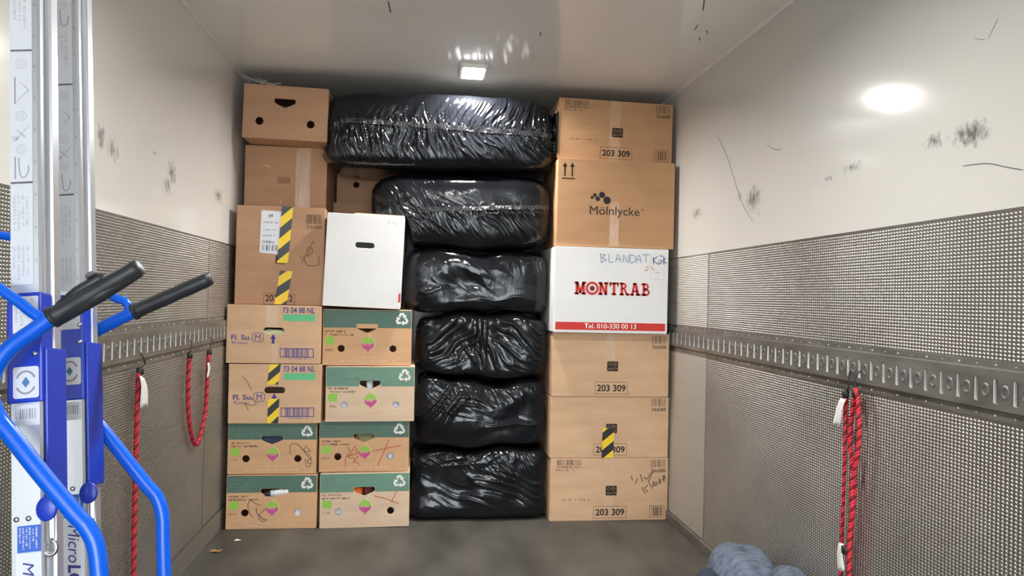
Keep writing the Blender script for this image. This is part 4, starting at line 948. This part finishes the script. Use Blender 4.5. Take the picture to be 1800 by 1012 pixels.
    box_obj('foot_plate', xc - .035, xc + .035, yf - .02, yf + .085, .035, .06, 'alu_dark', lift, .003)
mast_set(0.0, 0.0, True); mast_set(-.0165, .18, False)
RAD = .0122
def bent(name, pts, rad, mat, parent=None, k=6): return tube_obj(name, smooth_path(pts, k), rad, mat, parent or lift, 16)
yn, yf2 = -.050, .275
near = [(.061, 1.203), (.034, 1.184), (.003, 1.162), (-.018, 1.134), (-.026, 1.101), (-.016, 1.067), (.003, 1.038), (.044, .978), (.085, .922), (.103, .898), (.114, .872), (.118, .831), (.119, .79), (.119, .74), (.119, .5), (.119, .08)]
bent('handle_tube', [(a, yn, b) for a, b in near], RAD, 'frame_blue')
far = [(.058, 1.244), (.017, 1.226), (-.019, 1.209), (-.049, 1.193), (-.070, 1.155), (-.072, 1.114), (-.056, 1.085), (-.016, 1.045), (.017, 1.0), (.070, .923), (.090, .895), (.0985, .86), (.0985, .82), (.0985, .75), (.0985, .4), (.0985, .08)]
bent('handle_tube', [(a, yf2, b) for a, b in far], RAD, 'frame_blue')
bent('brace_tube', [(.052, yn, 1.196), (.030, yn, 1.213), (.017, yn, 1.226), (-.012, yn, 1.250), (-.060, yn + .005, 1.292), (-.10, yn + .02, 1.33)], .0078, 'frame_blue')
bent('brace_tube', [(.050, yf2, 1.238), (.046, yf2, 1.258), (.036, yf2, 1.268), (.018, yf2, 1.277), (-.077, yf2, 1.345), (-.13, yf2, 1.388), (-.166, yf2, 1.404), (-.20, yf2, 1.409)], .0078, 'frame_blue')
bent('cross_tube', [(-.10, yn + .02, 1.33), (-.13, .05, 1.355), (-.17, .18, 1.39), (-.20, yf2, 1.409)], .0078, 'frame_blue')
def grip(a, b, y, knobby):
    A, B_ = Vector((a[0], y, a[1])), Vector((b[0], y, b[1])); d = (B_ - A)
    n = 14; prof = []
    for i in range(n + 1):
        t = i / n; r = .0140 + .0004 * math.sin(t * 20)
        if t < .06: r = .0158
        if t > .95: r = .0148
        if t == 1: r = .0125
        prof.append(r)
    path = [A + d * (i / n) for i in range(n + 1)]
    g = tube_obj('grip', path, prof, 'grip_rubber', lift, 18)
    tube_obj('grip_collar', [A + d * .0, A + d * .035], .0162, 'grip_rubber', g, 18)
    tube_obj('end_cap', [B_ - d * .004, B_ + d * .012, B_ + d * .02], [.0125, .0115, .007], 'grip_rubber' if not knobby else 'alu_dark', g, 18)
    if knobby:
        up = Vector((-d.z, 0, d.x)).normalized()
        tube_obj('thumb_switch', [A + d * .12 + up * .011, A + d * .35 + up * .0140, A + d * .60 + up * .0150, A + d * .68 + up * .011], [.005, .009, .009, .004], 'grip_rubber', g, 12)
        lathe('switch_button', [(.008, 0), (.008, .004), (.005, .006)], 'ink_midgrey', g, 14, Matrix.Translation(A + d * .56 + up * .0225 + Vector((0, -.005, 0))) @ Vector((0, 0, 1)).rotation_difference(up).to_matrix().to_4x4())
        tube_obj('lower_rib', [A + d * .03 - up * .005, A + d * .5 - up * .0062, A + d * .97 - up * .0045], [.0115, .0115, .0105], 'grip_rubber', g, 12)
grip((.058, 1.201), (.182, 1.269), yn, True); grip((.056, 1.243), (.198, 1.298), yf2, False)

# ------------------------------------------------------------------ elastic ropes on the rails
def twisted(path, rad, mats, parent, name='rope', pitch=.034):
    P = [Vector(p) for p in smooth_path(path, 14)]; L = [0]
    for a, b in zip(P, P[1:]): L.append(L[-1] + (b - a).length)
    n = max(int(L[-1] / .0045), 8); pts = []
    j = 0
    for i in range(n + 1):
        s = L[-1] * i / n
        while j < len(L) - 2 and L[j + 1] < s: j += 1
        t = (s - L[j]) / max(L[j + 1] - L[j], 1e-9); pts.append(P[j].lerp(P[j + 1], t))
    V, F, MI = [], [], []; up0 = Vector((1, 0, 0))
    for k in range(3):
        sp = []
        for i, p in enumerate(pts):
            t = (pts[min(i + 1, n)] - pts[max(i - 1, 0)]).normalized(); u = (up0 - t * up0.dot(t)).normalized(); w = t.cross(u)
            a = 2 * math.pi * (k / 3 + L[-1] * i / n / pitch); sp.append(p + rad * .52 * (math.cos(a) * u + math.sin(a) * w))
        v, f = tube_mesh(sp, rad * .56, 6); base = len(V); V += v; F += [tuple(q + base for q in ff) for ff in f]; MI += [1 if k == 2 else 0] * len(f)
    o = mesh_obj(name, V, F, mats, parent, True); o.data.polygons.foreach_set('material_index', MI); return o
def tag_sheet(name, corners, x, parent, bulge=.003, s=1):
    n = 6; v, f = [], []; c = [Vector((0, *p)) for p in corners]
    for i in range(n + 1):
        for j in range(4):
            a = c[0].lerp(c[1], j / 3); b = c[3].lerp(c[2], j / 3); q = a.lerp(b, i / n); v.append((x - s * (bulge * math.sin(math.pi * i / n) + .002 * math.sin(j * 2 + i)), q.y, q.z))
    for i in range(n):
        for j in range(3): k = i * 4 + j; f.append((k, k + 1, k + 5, k + 4))
    o = mesh_obj(name, v, f, 'tag_white', parent, True)
    sm = o.modifiers.new('thickness', 'SOLIDIFY'); sm.thickness = .0015
    return o
def hook(path, parent, x=None): return tube_obj('wire_hook', smooth_path(path, 5), .0028, 'black_hook', parent, 8)
def knot(loc, parent, r=.011): 
    o = lathe('end_clamp', [(r * .6, -.014), (r, -.011), (r, .011), (r * .6, .014)], 'black_hook', parent, 12); o.location = loc; return o
# right wall
RXW = 1.19
r1 = empty('elastic_rope', (0, 0, 0), 'single red elastic rope with a white tag at its top, hanging on the right wall', 'rope', 'red elastic ropes')
hook([(1.222, 2.297, 1.030), (1.20, 2.287, 1.022), (1.192, 2.279, 1.0), (1.19, 2.275, .976), (1.19, 2.287, .958)], r1)
knot((1.192, 2.293, .950), r1)
twisted([(1.196, 2.293, .942), (1.2, 2.306, .90), (1.2, 2.306, .821), (1.2, 2.308, .67), (1.2, 2.314, .518), (1.2, 2.318, .343), (1.2, 2.318, .12)], .0062, ['rope_red', 'rope_dark'], r1)
tag_sheet('paper_tag', [(2.315, .934), (2.284, .936), (2.317, .842), (2.362, .836)], 1.188, r1)
r2 = empty('elastic_rope', (0, 0, 0), 'thick doubled red elastic rope hanging in a long loop on the right wall', 'rope', 'red elastic ropes')
hook([(1.222, 2.237, 1.036), (1.20, 2.238, 1.026), (1.192, 2.240, 1.005), (1.19, 2.236, .975), (1.19, 2.23, .962)], r2)
knot((1.192, 2.236, .957), r2, .012)
twisted([(1.196, 2.242, .975), (1.198, 2.252, .945), (1.2, 2.277, .827), (1.2, 2.262, .72), (1.2, 2.248, .649), (1.2, 2.255, .573), (1.2, 2.266, .479), (1.2, 2.272, .362), (1.2, 2.272, .14)], .0078, ['rope_red', 'rope_dark'], r2)
twisted([(1.190, 2.236, .975), (1.19, 2.222, .946), (1.19, 2.211, .839), (1.19, 2.224, .745), (1.188, 2.243, .668), (1.188, 2.240, .576), (1.188, 2.252, .479), (1.188, 2.250, .366), (1.19, 2.26, .14)], .0078, ['rope_red', 'rope_dark'], r2)
knot((1.182, 2.265, .448), r2, .012)
tag_sheet('paper_tag', [(2.294, .462), (2.268, .466), (2.262, .380), (2.302, .366)], 1.178, r2)
# left wall
l1 = empty('elastic_rope', (0, 0, 0), 'red elastic rope with a broad white tag hanging straight down the left wall', 'rope', 'red elastic ropes')
hook([(-1.222, 2.826, 1.02), (-1.205, 2.818, 1.008), (-1.198, 2.822, .99), (-1.198, 2.834, .972), (-1.198, 2.800, .958)], l1); knot((-1.198, 2.788, .950), l1, .013)
twisted([(-1.2, 2.782, .945), (-1.2, 2.778, .774), (-1.2, 2.779, .552), (-1.2, 2.783, .369), (-1.2, 2.789, .222), (-1.2, 2.79, .1)], .0095, ['rope_red_left', 'rope_dark'], l1, pitch=.04)
tag_sheet('paper_tag', [(2.755, .938), (2.80, .925), (2.85, .815), (2.772, .820)], -1.188, l1, .004, -1)
l2 = empty('elastic_rope', (0, 0, 0), 'red elastic rope hanging in a U loop between two hooks on the left wall', 'rope', 'red elastic ropes')
hook([(-1.222, 3.40, 1.025), (-1.205, 3.39, 1.02), (-1.198, 3.385, 1.0), (-1.198, 3.365, .966)], l2); hook([(-1.222, 3.72, 1.025), (-1.205, 3.71, 1.015), (-1.198, 3.70, 1.0), (-1.198, 3.672, .958)], l2)
knot((-1.198, 3.362, .960), l2, .012); knot((-1.198, 3.664, .950), l2, .012)
twisted([(-1.2, 3.362, .952), (-1.2, 3.358, .824), (-1.2, 3.377, .698), (-1.2, 3.426, .602), (-1.2, 3.49, .549), (-1.2, 3.557, .569), (-1.2, 3.629, .67), (-1.2, 3.645, .788), (-1.2, 3.659, .94)], .0100, ['rope_red_left', 'rope_dark'], l2, pitch=.04)
tag_sheet('paper_tag', [(3.60, .905), (3.632, .905), (3.635, .835), (3.605, .835)], -1.19, l2, .003, -1)

# ------------------------------------------------------------------ moving blanket on the floor, litter, film
def blanket(loc, size, label, seed, fold):
    n, mth = 64, 40; v, f = [], []
    rs = np.random.RandomState(seed); ph = rs.rand(8) * 6
    for i in range(mth + 1):
        el = (i / mth) * math.pi / 2
        for k in range(n):
            az = 2 * math.pi * k / n; ce = math.cos(el) ** .55; se = math.sin(el) ** .8
            x, y, z = ce * math.cos(az), ce * math.sin(az), se
            rr_ = 1 + .07 * math.sin(2 * az + ph[0]) + .05 * math.sin(5 * az + ph[1] + 2 * el) + fold * .03 * math.sin(7 * az + 5 * el + ph[2]) * math.cos(el) + fold * .008 * math.sin(13 * az + ph[3])
            zz = z * (1 + .05 * math.sin(2.5 * x + ph[4]) + .04 * math.sin(3 * y + ph[5]))
            v.append((x * rr_ * size[0], y * rr_ * size[1], zz * size[2]))
    for i in range(mth):
        for k in range(n): f.append((i * n + k, i * n + (k + 1) % n, (i + 1) * n + (k + 1) % n, (i + 1) * n + k))
    f.append(tuple(mth * n + k for k in range(n))); f.append(tuple(range(n - 1, -1, -1)))
    return v, f
bl = empty('moving_blanket', (1.0, 2.62, 0), 'crumpled grey-blue felt moving blanket on the floor by the right wall', 'blanket')
v, f = blanket((0, 0, 0), (.150, .24, .300), '', 4, .5); mesh_obj('blanket_fold', v, f, 'blanket_felt', bl, True).location = (.045, .10, 0)
v, f = blanket((0, 0, 0), (.085, .20, .275), '', 9, .5); mesh_obj('blanket_fold', v, f, 'blanket_felt', bl, True).location = (.125, -.13, 0)
v, f = blanket((0, 0, 0), (.075, .13, .225), '', 14, 1.0); mesh_obj('blanket_fold', v, f, 'blanket_dark', bl, True).location = (-.105, .02, 0)
bound = [(-.150, .0, .16), (-.135, -.03, .195), (-.105, -.05, .215), (-.085, -.07, .21), (-.075, -.09, .16), (-.07, -.095, .09)]
bent('bound_edge', bound, .005, 'plastic_white', bl)
lf = []
o = mesh_obj('dry_leaf', [(-.03, 0, .002), (-.012, .016, .010), (.012, .010, .004), (.032, .006, .012), (.022, -.008, .003), (.002, -.018, .008), (-.018, -.010, .003), (0, 0, .006)], [(0, 7, 1), (1, 7, 2), (2, 7, 3), (3, 7, 4), (4, 7, 5), (5, 7, 6), (6, 7, 0)], 'leaf_tan')
o.location = (-1.150, 3.681, 0); tag(o, 'curled tan dry leaf on the floor near the left wall', 'leaf')
o = mesh_obj('paper_scrap', [(-.016, -.006, .001), (.012, -.008, .004), (.018, .006, .001), (-.010, .009, .006), (0, 0, .008)], [(0, 1, 4), (1, 2, 4), (2, 3, 4), (3, 0, 4)], 'tag_white')
o.location = (-1.086, 3.841, 0); tag(o, 'tiny white paper scrap on the floor before the produce boxes', 'paper')
fm = empty('film_strip', (-1.15, 4.12, 2.349), 'crumpled strip of translucent grey film lying on the topmost left box', 'plastic film')
def film(pts, w, ph):
    P = smooth_path(pts, 6); v, f = [], []
    for i, p in enumerate(P):
        for j in range(5):
            t = j / 4 - .5; v.append((p[0] + .006 * math.sin(i + j), p[1] + t * w * 1.2, p[2] + t * w * .9 + .004 * math.sin(i * 1.7 + j * 2.1 + ph)))
    for i in range(len(P) - 1):
        for j in range(4): a = i * 5 + j; f.append((a, a + 5, a + 6, a + 1))
    o = mesh_obj('film_fold', v, f, 'grey_film', fm, True); sm = o.modifiers.new('thickness', 'SOLIDIFY'); sm.thickness = .001
film([(-.035, 0, .06), (-.02, 0, .05), (.02, 0, .036), (.07, 0, .024), (.11, 0, .018), (.155, 0, .024)], .022, 0)
film([(-.03, .03, .045), (0, .02, .04), (.04, .02, .045), (.08, .03, .035)], .03, 2)
